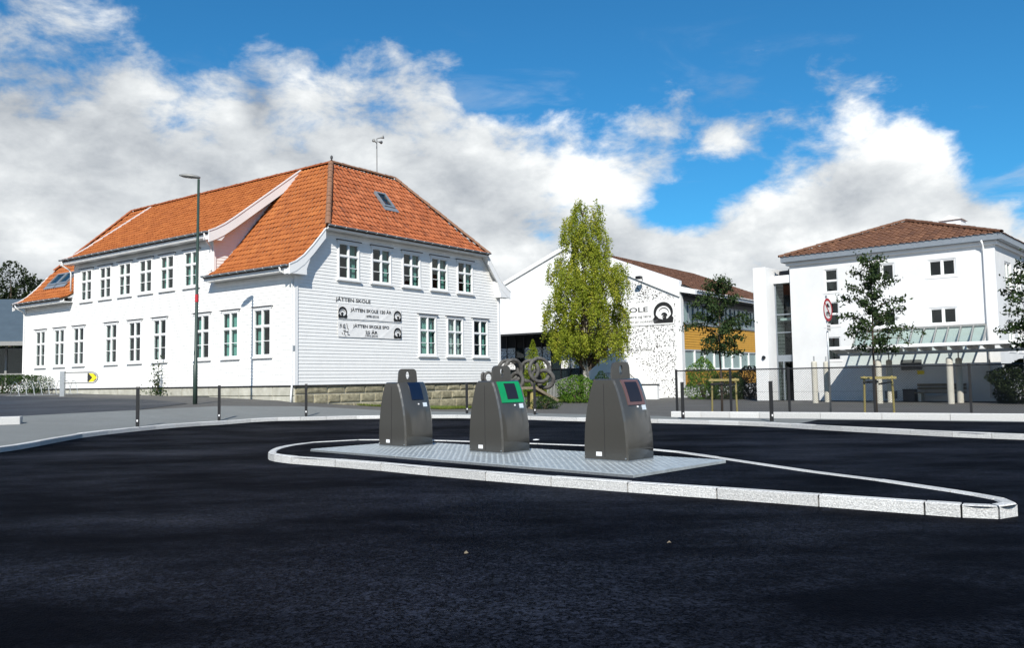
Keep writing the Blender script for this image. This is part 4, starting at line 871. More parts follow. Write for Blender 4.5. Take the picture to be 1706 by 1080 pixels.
# ---------------------------------------------------------------- waste columns on the island
E1 = np.array([.725, -.689]); E2 = np.array([.689, .725]); YI = math.atan2(E1[1], E1[0])
BIN_PROF = [(0, 0), (0, .2), (.013, .4), (.04, .6), (.082, .78), (.135, .95), (.185, 1.08), (.232, 1.18), (.272, 1.24), (.31, 1.262)]   # (inset, z) of each sloping side
def waste_column(corner, kind, label):
    # local: x along the row, y away from the camera; hatch side is +x, flat side panel is -y
    z0 = .175; T = thing('waste_column', label, 'waste container', (corner[0], corner[1], 0), YI, 'waste columns on the island')
    L_, D_ = .86, .73; n = len(BIN_PROF)
    out = [(-i * .88, z) for i, z in BIN_PROF] + [(-L_ + i * .80, z) for i, z in reversed(BIN_PROF)]
    mb = MB(); k = len(out); ys = (0, .035, D_ - .035, D_)
    def ring(y, ins): 
        cx_, cz_ = -L_ / 2, .55
        return [(x + (cx_ - x) * ins * .06, y, z0 + .02 + (z - (z - cz_) * ins * .03 if z > 0 else 0)) for x, z in out]
    vs = ring(0.0, 1) + ring(.03, 0) + ring(D_ - .03, 0) + ring(D_, 1)
    fs = [tuple(range(k))] + [tuple(range(4 * k - 1, 3 * k - 1, -1))] + [(r * k + i, r * k + (i + 1) % k, (r + 1) * k + (i + 1) % k, (r + 1) * k + i) for r in range(3) for i in range(k)]
    mb.add(vs, fs); body = mb.build('body', M['bin'], T)
    for p in body.data.polygons: p.use_smooth = abs(p.normal.y) < .5
    body.data.update()
    MB().box(-L_ + .01, -.01, .012, D_ - .012, z0 - .03, z0 + .021).build('foot_frame', M['steel'], T)
    mb = MB(); mb.box(-L_ * .5 - .001, -L_ * .5 + .001, -.004, .0, z0 + .05, z0 + 1.2); mb.build('panel_seam', M['hole'], body)
    # lifting lug
    mb = MB(); w, h = .46, .30; o_ = []
    for cx_, cz_, a0 in ((w / 2 - .09, h - .09, 0), (-w / 2 + .09, h - .09, 90)):
        o_ += [(cx_ + .09 * math.cos(R_(a0 + 15 * i)), cz_ + .09 * math.sin(R_(a0 + 15 * i))) for i in range(7)]
    o_ = [(w / 2 + .02, 0)] + o_ + [(-w / 2 - .02, 0)]
    hole = [(.05 * math.cos(R_(-90 - 30 * i)), .175 + .075 * math.sin(R_(-90 - 30 * i))) for i in range(12)]
    # plate with an oval hole: strip between outline and hole
    oc = [o_[-1]] + [o_[0]]; N_ = 48
    def outl(t):
        a = 2 * math.pi * t; d = np.array([math.cos(a), math.sin(a)]); best = 9; c0 = np.array([0, .15]); P_ = [np.array(p) for p in o_]
        for p, q in zip(P_, P_[1:] + P_[:1]):
            e = q - p; den = d[0] * e[1] - d[1] * e[0]
            if abs(den) < 1e-9: continue
            s = ((p - c0)[0] * e[1] - (p - c0)[1] * e[0]) / den; u = ((p - c0)[0] * d[1] - (p - c0)[1] * d[0]) / den
            if s > 0 and -1e-6 <= u <= 1 + 1e-6: best = min(best, s)
        return c0 + d * best
    A = [outl(i / N_) for i in range(N_)]; B = [np.array([.05 * math.cos(2 * math.pi * i / N_), .17 + .078 * math.sin(2 * math.pi * i / N_)]) for i in range(N_)]
    xl = -.38; cy_ = D_ / 2; zt = z0 + 1.25; vs = []
    for x in (xl, xl + .03):
        vs += [(x, cy_ + p[0], zt + p[1]) for p in A] + [(x, cy_ + p[0], zt + p[1]) for p in B]
    fs = []
    for i in range(N_):
        j = (i + 1) % N_; fs += [(i, j, N_ + j, N_ + i), (2 * N_ + i, 3 * N_ + i, 3 * N_ + j, 2 * N_ + j), (i, 2 * N_ + i, 2 * N_ + j, j), (N_ + i, N_ + j, 3 * N_ + j, 3 * N_ + i)]
    mb = MB(); mb.add(vs, fs); mb.build('lifting_lug', M['bin'], T)
    # hatch follows the curved slope of the +x side
    def slope(z):
        for (i0, a), (i1, b) in zip(BIN_PROF, BIN_PROF[1:]):
            if z <= b: return i0 + (i1 - i0) * (z - a) / (b - a)
        return .29
    def patch(name, y0, y1, za, zb, off, m, parent, n=8):
        mb = MB(); vs = []
        for i in range(n + 1):
            z = za + (zb - za) * i / n; x = -slope(z) * .88 + off
            vs += [(x, y0, z0 + .02 + z + off * .5), (x, y1, z0 + .02 + z + off * .5), (x - off - .02, y0, z0 + .02 + z), (x - off - .02, y1, z0 + .02 + z)]
        fs = []
        for i in range(n):
            a, b = 4 * i, 4 * i + 4; fs += [(a, a + 1, b + 1, b), (a, b, b + 2, a + 2), (a + 1, a + 3, b + 3, b + 1)]
        fs += [(0, 2, 3, 1), (4 * n, 4 * n + 1, 4 * n + 3, 4 * n + 2)]
        mb.add(vs, fs); return mb.build(name, m, parent)
    if kind == 'green': fr = patch('hatch_frame', .10, .66, .86, 1.235, .014, M['green'], T); patch('hatch_patch', .25, .53, .92, 1.2, .02, M['hole'], fr)  # raised black patch stands in for the darkness inside the opening
    elif kind == 'pink': fr = patch('hatch_frame', .17, .62, .84, 1.235, .014, M['pink'], T); patch('hatch_patch', .23, .55, .89, 1.2, .02, M['hole'], fr)
    else: fr = patch('hatch_patch', .26, .56, .90, 1.245, .014, M['blue'], T)
    patch('lock', .40, .425, .80, .825, .012, M['signw'], T, 1); patch('label_sticker', .53, .63, .76, .84, .006, M['sticker'], T, 2)
    MB().box(-.60, -.49, -.006, .004, z0 + .07, z0 + .135).build('maker_plate', M['signw'], T)
    for x in (-.03, -.83): MB().tube([(x, .004, z0 + .05), (x, -.012, z0 + .05)], .012, 8).build('bolt', M['steel'], T)
    # tread plate lid the column stands on
    px0, px1, py0, py1 = -1.45, (.98 if kind == 'pink' else 1.22), -1.22, 1.25; zp = .165
    MB().box(px0 + .01, px1 - .01, py0, py1, .06, zp).build('tread_plate', M['tread'], T, bevel=.006)
    MB().box(px0 + .01, px1 - .01, py0 - .012, py0 - .001, .05, zp - .012).build('plate_edge', M['steel'], T)
    mb = MB(); p = .066
    for i, x in enumerate(np.arange(px0 + .05, px1 - .04, p)):
        for j, y in enumerate(np.arange(py0 + .05, py1 - .04, p)):
            if -L_ - .02 < x < .02 and -.02 < y < D_ + .02: continue
            a = .7854 if (i + j) % 2 else -.7854; c, s = math.cos(a), math.sin(a); l, w_ = .027, .0075
            mb.add([(x + c * l, y + s * l, zp + .0005), (x - s * w_, y + c * w_, zp + .0005), (x - c * l, y - s * l, zp + .0005), (x + s * w_, y - c * w_, zp + .0005), (x, y, zp + .007)], [(0, 1, 4), (1, 2, 4), (2, 3, 4), (3, 0, 4)])
    me = mb.mesh('tread_pattern'); me.materials.append(M['tread']); link('tread_pattern', me, T, kind='stuff')
    return T
c2 = np.array([-.20, 14.85])
waste_column(c2 - E1 * 2.67, 'blue', 'dark grey waste column with a plain dark blue hatch, farthest back')
waste_column(c2, 'green', 'dark grey waste column with bright green hatch frame')
waste_column(c2 + E1 * 2.67, 'pink', 'dark grey waste column with brownish pink hatch frame, nearest to camera')

# ---------------------------------------------------------------- bollards
BOL = [(229, 712, 'black bollard at the pavement kerb, leftmost of all'), (365, 702, 'black bollard right of the street lamp at the kerb'), (510, 695, 'black bollard in front of the schoolhouse corner'),
       (778, 690, 'black bollard between the blue-hatch and green-hatch columns'), (891, 692, 'black bollard in front of the ring sculpture'), (1138, 699, 'black bollard by the left end of the mesh fence'), (1286, 703, 'black bollard in front of the fence, rightmost of all')]
def bollard(px, py, label):
    p = hit(px, py, .112); x, y = p[0], p[1]; T = thing('bollard', label, 'bollard', (x, y, g(x, y) + .112), R_(12 + random.uniform(-4, 4)), 'bollards along the kerb')
    MB().box(-.045, .045, -.045, .045, -.1, 1.18).build('post', M['black'], T, bevel=.008); MB().box(-.05, .05, -.05, .05, 1.181, 1.205).build('cap', M['black'], T, bevel=.008)
    MB().box(-.085, .085, -.085, .085, -.02, .012).build('base_plate', M['steel'], T)
    MB().box(-.02, .02, -.048, -.0455, .16, .22).build('reflector', M['signw'], T)
for b in BOL: bollard(*b)
# ---------------------------------------------------------------- street lamp
def street_lamp():
    p = hit(325, 672); x, y = p[0], p[1]; T = thing('street_lamp', 'tall green street lamp with flat grey head before the schoolhouse', 'street lamp', (x, y, g(x, y)), 0)
    H = 8.95
    MB().tube([(0, 0, -.1), (0, 0, 1.5), (.01, 0, 1.52), (.06, 0, H)], [.088, .088, .068, .048], 14).build('pole', M['lampgreen'], T, smooth=True)
    MB().tube([(.03, 0, 4.0), (.032, 0, 4.3)], [.072, .072], 14).build('red_band', M['red'], T); MB().box(-.08, -.04, -.09, -.05, 1.9, 2.05).build('tag', M['signw'], T)
    mb = MB(); mb.tube([(.10, 0, H + .03), (-.02, 0, H + .08), (-.2, -.02, H + .12), (-.5, -.04, H + .17), (-.68, -.06, H + .2)], [.06, .11, .14, .13, .05], 10)
    for i, v in enumerate(mb.v): mb.v[i] = (v[0], v[1] * 1.25, H + .1 + (v[2] - H - .1) * .62 + (-.0) )
    mb.build('lamp_head', M['lampgrey'], T, smooth=True); MB().add([(-.1, -.1, H + .045), (-.55, -.12, H + .09), (-.55, .06, H + .09), (-.1, .08, H + .045)], [(0, 1, 2, 3)]).build('lens', M['signw'], T)
street_lamp()
# ---------------------------------------------------------------- fence on a kerb wall
FA, FB = np.array([5.45, 29.3]), np.array([14.3, 23.55]); FD = (FB - FA) / np.linalg.norm(FB - FA); FN = np.array([FD[1], -FD[0]]); YF = math.atan2(FD[1], FD[0])
def kerb_wall():
    T = thing('kerb_wall', 'long low wall of pale granite blocks under the mesh fence', 'kerb', (*FA, .1), YF)
    s = 0
    while s < 17:
        w = (1.0 if s < 3 else 1.85) + random.uniform(-.1, .1)
        mb = MB(); c = .02; h = .2; d = .3; pr = [(0, -.2), (0, h - c), (c, h), (d - c, h), (d, h - c), (d, -.2)]; n = 6
        mb.add([(x, y - .0, z) for x in (s + .006, s + w - .006) for y, z in pr], [tuple(range(n)), tuple(range(2 * n - 1, n - 1, -1))] + [(i, (i + 1) % n, n + (i + 1) % n, n + i) for i in range(n)])
        mb.build('granite_block', M['granite'], T); s += w
kerb_wall()
def fence():
    T = thing('mesh_fence', 'black chain-link fence with square posts and a top rail', 'fence', (*FA, .1), YF)
    o = .42; H = 1.62; Lf = 17.0; z0 = .12
    def onf(px):
        # distance along the fence seen at this picture column
        d = ray(px, 640)[:2]; a = np.array([[FD[0], -d[0]], [FD[1], -d[1]]]); return np.linalg.solve(a, -(FA - FN * o))[0]
    posts = [onf(q) for q in (1127, 1217, 1314, 1456, 1616)] + [14.6, 17]
    for s in posts: MB().box(s - .035, s + .035, o - .035, o + .035, -.1, H + .03).build('post', M['black'], T, bevel=.006)
    MB().tube([(posts[0], o, H - .02), (Lf, o, H - .02)], .022, 8).build('top_rail', M['black'], T)
    for z in (z0 + .06, .85): MB().tube([(posts[0], o, z), (Lf, o, z)], .003, 4).build('tension_wire', M['black'], T)
    mb = MB(); p = .075; h = H - z0 - .05; s0 = posts[0]; n = int((Lf - s0 + h) / p); r = .0034
    for i in range(n):
        for sg in (1, -1):
            a = s0 + i * p - (h if sg > 0 else 0); b = a + h * 1.0
            za, zb = (z0, z0 + h) if sg > 0 else (z0 + h, z0)
            x0, x1 = max(a, s0), min(b, Lf)
            if x1 - x0 < .02: continue
            q0 = za + (zb - za) * (x0 - a) / h; q1 = za + (zb - za) * (x1 - a) / h; mb.tube([(x0, o + .004 * sg, q0), (x1, o + .004 * sg, q1)], r, 3, cap=False)
    me = mb.mesh('wire_mesh'); me.materials.append(M['black']); link('wire_mesh', me, T, kind='stuff')
fence()
# ---------------------------------------------------------------- leaves
def leaf_mesh(name, centers, size, m, droop=0., aspect=.55, tint=None, curl=.25):
    """many folded leaf blades: four vertices each"""
    C_ = np.asarray(centers, float); n = len(C_); d = RNG.normal(size=(n, 3)); d[:, 2] -= droop; d /= np.linalg.norm(d, axis=1)[:, None]
    s = np.cross(d, RNG.normal(size=(n, 3))); s /= np.linalg.norm(s, axis=1)[:, None] + 1e-9; nn = np.cross(d, s); L_ = size * RNG.uniform(.65, 1.25, n)[:, None]
    a = C_ - d * L_ * .5; b = C_ + s * L_ * aspect * .5 + nn * L_ * curl * .3; c = C_ + d * L_ * .5; e = C_ - s * L_ * aspect * .5 + nn * L_ * curl * .3
    V = np.stack([a, b, c, e], 1).reshape(-1, 3); F = np.arange(4 * n).reshape(-1, 4)
    tri = np.concatenate([F[:, [0, 1, 2]], F[:, [0, 2, 3]]], 1).reshape(-1, 3)
    me = bpy.data.meshes.new(name); me.from_pydata(V.tolist(), [], tri.tolist())
    t = np.clip(RNG.normal(.45, .22, n) if tint is None else tint, 0, 1); at_ = me.attributes.new('tint', 'FLOAT', 'FACE'); at_.data.foreach_set('value', np.repeat(t, 2)); me.materials.append(m); return me
def shell_points(n, prof, lump=8, amp=.22, inner=.45):
    """points through a crown whose radius follows prof = [(z, r)...], with lumps and hollows"""
    zs = np.array([p[0] for p in prof]); rs = np.array([p[1] for p in prof]); out = []; ph = RNG.uniform(0, 6.28, (lump, 3)); fr = RNG.uniform(1.5, 4.5, (lump, 2))
    while len(out) < n:
        z = RNG.uniform(zs[0], zs[-1]); a = RNG.uniform(0, 2 * math.pi); r0 = np.interp(z, zs, rs)
        w = 1 + amp * np.mean([math.sin(round(fr[k, 0]) * a + ph[k, 0]) * math.sin(fr[k, 1] * z + ph[k, 1]) for k in range(lump)]) * 2.5
        if RNG.uniform() > r0 / rs.max() + .1: continue
        rr = r0 * w * (inner + (1 - inner) * RNG.uniform() ** .5); out.append((rr * math.cos(a), rr * math.sin(a), z))
    return np.array(out)
def birch():
    p = at_d(978, 668, 57.5); T = thing('birch_tree', 'tall weeping birch with yellow-green leaves in front of the gable', 'tree', (p[0], p[1], 0))
    k = 57.5 / FPX; zz = lambda y: (633 - y) * k + 1.45
    prof = [(zz(612), .8), (zz(598), 1.9), (zz(580), 2.5), (zz(550), 2.95), (zz(510), 3.0), (zz(475), 2.95), (zz(448), 2.75), (zz(436), 2.2), (zz(420), 1.75), (zz(385), 1.6), (zz(360), 1.3), (zz(345), .9), (zz(335), .25)]
    mb = MB(); mb.tube([(0, 0, -.2), (.02, 0, 1.0), (-.1, .05, 3), (.1, 0, 6), (0, .1, 9), (.1, 0, 12.2)], [.27, .22, .19, .15, .09, .03], 10); mb.build('trunk', M['birchbark'], T, smooth=True)
    lobes = [(972, 362, 15, 26, .0), (1001, 362, 11, 26, .2), (955, 392, 20, 30, -.4), (1003, 402, 23, 34, .3), (980, 405, 26, 36, .0), (942, 462, 24, 36, .3), (1034, 470, 18, 32, -.3), (985, 455, 38, 45, .0), (1008, 480, 34, 40, -.9), (955, 490, 30, 40, -.9),
             (928, 535, 22, 44, .2), (972, 540, 42, 50, -1.3), (1034, 540, 20, 46, .4), (1005, 545, 36, 46, 1.2), (950, 552, 34, 40, 1.1), (955, 582, 32, 22, -.6), (1008, 580, 34, 24, -.5), (980, 590, 36, 16, .3)]
    wts = np.array([l[2] * l[3] for l in lobes], float); wts /= wts.sum(); st = []
    for q in RNG.choice(len(lobes), 1150, p=wts):
        lx, ly, lw, lh, ld = lobes[q]; d_ = RNG.normal(size=3); d_ /= np.linalg.norm(d_); d_ *= RNG.uniform(.35, 1) ** .5
        st.append(((lx - 978 + d_[0] * lw) * k, ld + d_[1] * lw * k * 1.1, zz(ly) + d_[2] * lh * k + .35))
    st = np.array(st); mb = MB(); P_ = []; tint = []
    for i, s in enumerate(st):
        out = np.array([s[0], s[1], 0]); rad = np.linalg.norm(out) + .05
        if i % 5 == 0:
            b0 = np.array([0, 0, max(1.9, s[2] - rad * .75 - .4)]); mid = (b0 + s) / 2 + np.array([0, 0, .25]); mb.tube([b0, mid, s], [.045, .03, .012], 5, cap=False)
        L_ = RNG.uniform(.5, 1.35) * (1.0 if s[2] > 4 else .6); nl = int(78 * L_ / 1.2); q = np.linspace(0, 1, nl)[:, None]
        e = out / rad * RNG.uniform(.05, .3); path = s + q * np.array([e[0], e[1], 0]) + np.array([0, 0, -1]) * (q ** 1.2) * L_ + RNG.normal(0, .085, (nl, 3))
        path = path[path[:, 2] > 2.0]; P_.append(path); tint.append(np.clip(RNG.normal(RNG.uniform(.25, .7), .14, len(path)), 0, 1))
        if i % 2 == 0: mb.tube([s, s + np.array([e[0] * .5, e[1] * .5, -L_ * .45]), s + np.array([e[0], e[1], -L_])], [.008, .006, .003], 3, cap=False)
    for dx, top in ((-.15, zz(330)), (.95, zz(328))):
        n_ = 130; q = RNG.uniform(0, 1, n_)[:, None]; P_.append(np.array([dx, 0, top]) + np.concatenate([RNG.normal(0, .16, (n_, 2)) * (.35 + q), -q * 1.6], 1)); tint.append(np.clip(RNG.normal(.45, .15, n_), 0, 1))
    mb.build('branches', M['bark'], T, kind='stuff')
    me = leaf_mesh('crown', np.concatenate(P_), .12, M['leaf_birch'], droop=.9, aspect=.75, tint=np.concatenate(tint)); link('crown', me, T)
birch()
def young_tree(px, dist, htop, label, spread, nb, seed, droopy=None, stakes=True, base_crown=1.9, y_=686):
    global RNG
    keep = RNG; RNG = np.random.default_rng(seed); p = at_d(px, y_, dist); gz = 0.04; T = thing('young_tree', label, 'tree', (p[0], p[1], gz), 0, 'young trees behind the fence')
    mb = MB(); mb.tube([(0, 0, -.1), (.02, .01, base_crown * .6), (-.02, 0, base_crown), (.03, .02, htop * .7), (.0, 0, htop - .1)], [.045, .038, .034, .02, .006], 8); mb.build('trunk', M['bark'], T, smooth=True)
    mb = MB(); C_ = []
    for i in range(nb):
        z = base_crown + (htop - base_crown - .25) * (i / nb) ** 1.05; a = i * 2.4 + RNG.uniform(-.5, .5); t = (z - base_crown) / (htop - base_crown)
        ln = spread * (1.0 if t < .3 else 1 - (t - .3) * 1.15) * RNG.uniform(.7, 1.15) * (.75 if t < .1 else 1); ln = max(ln, .18); d = np.array([math.cos(a), math.sin(a), 0]); rise = .55 + .5 * t
        pts = [np.array([0, 0, z]) + d * ln * q + np.array([0, 0, 1]) * (ln * rise * q - ln * .42 * q * q) for q in (0, .25, .5, .75, 1)]
        mb.tube(pts, [.018, .014, .011, .008, .004], 5, cap=False)
        for q in np.linspace(.18, 1.05, int(11 + ln * 26)):
            b = pts[0] + (pts[-1] - pts[0]) * q + np.array([0, 0, 1]) * ln * .40 * q * (1 - q); C_ += [b + RNG.normal(0, .075, 3) for _ in range(4)]
    for z in np.linspace(htop * .62, htop, 45): C_.append(np.array([0, 0, z]) + RNG.normal(0, .09, 3) * [1, 1, .5])
    for (dx, dz, L_) in (droopy or ()):
        s = np.array([0, 0, dz]); e = np.array([dx, 0, dz + .12]); f_ = np.array([dx * (1 + L_), -.1, dz - .12]); mb.tube([s, (s + e) / 2 + [0, 0, .08], e, f_], [.014, .011, .008, .004], 5, cap=False)
        for q in np.linspace(0, 1, 22): C_ += [e + (f_ - e) * q + RNG.normal(0, .05, 3), s + (e - s) * (.35 + .65 * q) + np.array([0, 0, .05]) + RNG.normal(0, .06, 3)]
    mb.build('branches', M['bark'], T, kind='stuff')
    me = leaf_mesh('crown', np.array(C_), .125, M['leaf_cherry'], droop=.75, aspect=.48, curl=.4); link('crown', me, T); RNG = keep
    if stakes:
        S = thing('tree_stakes', label.replace('young', 'yellow timber stakes tied round the young', 1) if False else 'yellow timber stakes around the %s' % stakes, 'tree stake', (p[0], p[1], gz), R_(-20), 'stakes of the young trees')
        for x, lean in ((-.34, .03), (.52, -.03)): MB().tube([(x, .0, -.1), (x + lean, .0, 1.38)], .034, 8).build('stake', M['stake'], S)
        MB().box(-.42, .62, -.06, -.02, 1.28, 1.36).build('cross_bar', M['stake'], S); MB().bar((-.36, -.07, 1.18), (.1, -.05, 1.2), .02, .07).build('strap', M['black'], S); MB().bar((.1, .03, 1.12), (.5, -.05, 1.19), .02, .05).build('strap', M['black'], S)
    return T
young_tree(1203, 29.6, 5.05, 'young staked tree with dark leaves before the ochre boards', 1.2, 30, 3, stakes='young tree before the ochre boards', base_crown=2.15, droopy=[(-1.0, 3.2, .25)])
young_tree(1460, 26.6, 5.35, 'young staked tree with dark leaves before the rendered block', 1.1, 28, 5, stakes='young tree before the rendered block', base_crown=2.1, droopy=[(1.3, 2.75, .25), (.9, 2.45, .3)])
young_tree(1740, 23.0, 4.9, 'young dark-leaved tree cut off by the right picture edge', .95, 26, 8, stakes=None, base_crown=2.0)
def bush(name, px, dist, prof, n, size, m, label, cat='shrub', z=0, rx=1., py=660, stem=True, trunk='bark', inner=.5, droop=0.):
    p = at_d(px, py, dist); T = thing(name, label, cat, (p[0], p[1], z))
    pts = shell_points(n, prof, amp=.35, inner=inner); pts[:, 0] *= rx; me = leaf_mesh('foliage', pts, size, M[m], droop=droop); link('foliage', me, T)
    if stem:
        mb = MB()
        for i in range(6):
            a = i * 1.05; q = np.array([math.cos(a) * prof[1][1] * .5 * rx, math.sin(a) * prof[1][1] * .5, prof[-1][0] * .7]); mb.tube([(0, 0, -.05), q * .5 + np.array([0, 0, .1]), q], [.05, .03, .012], 5, cap=False)
        mb.build('stems', M[trunk], T, kind='stuff')
    return T
bush('round_shrub', 962, 54, [(0, .8), (.4, 1.35), (.9, 1.3), (1.4, .95), (1.75, .35)], 3600, .12, 'leaf_shrub', 'bright green rounded shrub at the foot of the birch', rx=1.05)
bush('conifer_shrub', 889, 55.5, [(0, .75), (1.0, .75), (2.0, .55), (3.0, .3), (3.75, .05)], 4200, .11, 'leaf_thuja', 'slim yellow-green conifer behind the ring sculpture', z=.4, inner=.3)
bush('conifer_shrub', 902, 56, [(0, .55), (.8, .5), (1.8, .3), (2.6, .05)], 2200, .11, 'leaf_thuja', 'small yellow-green conifer right beside the slim one', z=.4, inner=.3)
bush('dark_shrub', 1002, 55.5, [(0, .5), (.7, .7), (1.4, .6), (2.0, .1)], 1800, .11, 'leaf_hedge', 'dark shrub between the birch trunk and the stairs')
bush('leafy_shrub', 862, 48, [(0, .6), (.6, .9), (1.3, .8), (1.9, .15)], 2200, .1, 'leaf_shrub', 'leafy green shrub seen through the left rings')
bush('low_shrub', 908, 43.0, [(0, .5), (.25, .8), (.5, .55), (.65, .1)], 1400, .08, 'leaf_hedge', 'low green clump at the foot of the timber ramp', py=676)
bush('tall_shrub', 1172, 58, [(0, .9), (.7, 1.3), (1.5, 1.1), (2.4, .7), (2.9, .1)], 4200, .13, 'leaf_shrub', 'green shrub under the ochre boards by the gable corner')
bush('broad_shrub', 1212, 57, [(0, 1.1), (.6, 1.6), (1.2, 1.4), (1.8, .5)], 3600, .13, 'leaf_hedge', 'broad green shrub under the ochre boards, middle one')
bush('dark_leaved_shrub', 1250, 57, [(0, 1.0), (.8, 1.6), (1.6, 1.3), (2.2, .3)], 3600, .13, 'leaf_far', 'dark shrub beside the white stair tower pier')  # foliage takes the very dark far-tree leaf colours
bush('dark_hedge_bush', 1716, 40.5, [(0, 1.2), (.7, 1.7), (1.5, 1.4), (2.1, .4)], 13000, .12, 'leaf_far', 'dark rounded bush at the right edge beside the columns', py=668)
bush('clipped_hedge', 4, 50, [(0, 2.2), (.6, 2.3), (1.0, 2.1), (1.15, 1.2)], 6500, .11, 'leaf_hedge', 'low green hedge at the left edge before the pavilion', z=1.12, rx=1.2, py=648)
def climber():
    p = local_to_world(-.35, 10.3); T = thing('wall_plant', 'straggly tall plant growing against the long white wall', 'plant', (p[0], p[1], g(p[0], p[1])))
    mb = MB(); C_ = []
    for i in range(5):
        a = i * 1.3; top = np.array([.22 * math.cos(a) - .1 * (i == 2), .12 * math.sin(a), (2.15, 1.2, 1.7, .9, 1.4)[i]]); mb.tube([(0, 0, 0), top * .5 + np.array([.04 * i - .08, 0, 0]), top], [.018, .012, .005], 5, cap=False)
        for q in np.linspace(.1, 1, 34): C_.append(top * q + RNG.normal(0, .10, 3) * [1, .6, .7])
    for _ in range(150): C_.append(np.array([RNG.normal(0, .35), RNG.normal(0, .2), abs(RNG.normal(0, .22))]))
    mb.build('stems', M['bark'], T, kind='stuff'); link('foliage', leaf_mesh('foliage', np.array(C_), .13, M['leaf_hedge']), T)
climber()
def far_tree(px, py, dist, h, r, label, seed):
    p = at_d(px, 645, dist); T = thing('far_tree', label, 'tree', (p[0], p[1], 1.0), 0, 'dark trees behind the pavilion')
    MB().tube([(0, 0, -.2), (.1, 0, h * .4), (0, 0, h * .85)], [.35, .25, .06], 8).build('trunk', M['bark'], T)
    pts = shell_points(5200, [(h * .12, r * .5), (h * .3, r), (h * .6, r * .95), (h * .85, r * .6), (h, r * .12)], amp=.45, inner=.5); link('crown', leaf_mesh('crown', pts, .42, M['leaf_far']), T)
for i, (px, h, r, d, lb) in enumerate(((-25, 16.0, 5.6, 112, 'dark tree cut off by the left picture edge'), (14, 17.2, 5.2, 110, 'tallest dark tree rising behind the pavilion roof'), (46, 15.6, 4.6, 113, 'dark tree between the pavilion and the orange roof'), (70, 16.0, 4.4, 120, 'dark tree just showing past the schoolhouse eave'))): far_tree(px, 640, d, h, r, lb, i)
# grass strips (uncountable)
def grass(name, poly, n, h, label, dz=0):
    base = drape(name.replace('_grass', ''), poly, -.006 + dz, M['grass']); xs = [p[0] for p in poly]; ys = [p[1] for p in poly]; V = []; F = []; T_ = []
    while len(F) < n:
        x, y = RNG.uniform(min(xs), max(xs)), RNG.uniform(min(ys), max(ys))
        if not _inside(x, y, poly): continue
        z = g(x, y) + dz - .01; a = RNG.uniform(0, 6.28); w = .012; hh = h * RNG.uniform(.5, 1.3); b = len(V); V += [(x - w * math.cos(a), y - w * math.sin(a), z), (x + w * math.cos(a), y + w * math.sin(a), z), (x + RNG.normal(0, .04), y + RNG.normal(0, .04), z + hh)]; F.append((b, b + 1, b + 2)); T_.append(min(1, max(0, RNG.normal(.5, .25))))
    me = bpy.data.meshes.new(name); me.from_pydata(V, [], F); at_ = me.attributes.new('tint', 'FLOAT', 'FACE'); at_.data.foreach_set('value', T_); me.materials.append(M['grassblade']); o = link(name, me, kind='stuff'); o['label'] = label; o['category'] = 'grass'
gp = [tuple(at_z(x, y, 0)[:2]) for x, y in ((905, 672), (940, 670), (1000, 669), (1012, 664), (1000, 661), (940, 662), (905, 664))]
grass('lawn_grass', gp, 9000, .12, 'sunlit short grass around the birch shrub')
q_ = [local_to_world(u, v)[:2] for u, v in ((3.5, -.12), (14.9, -.12), (14.9, -1.0), (9, -.9), (3.5, -.45))]
grass('verge_grass', q_, 6000, .10, 'dry grass strip along the stone foundation')
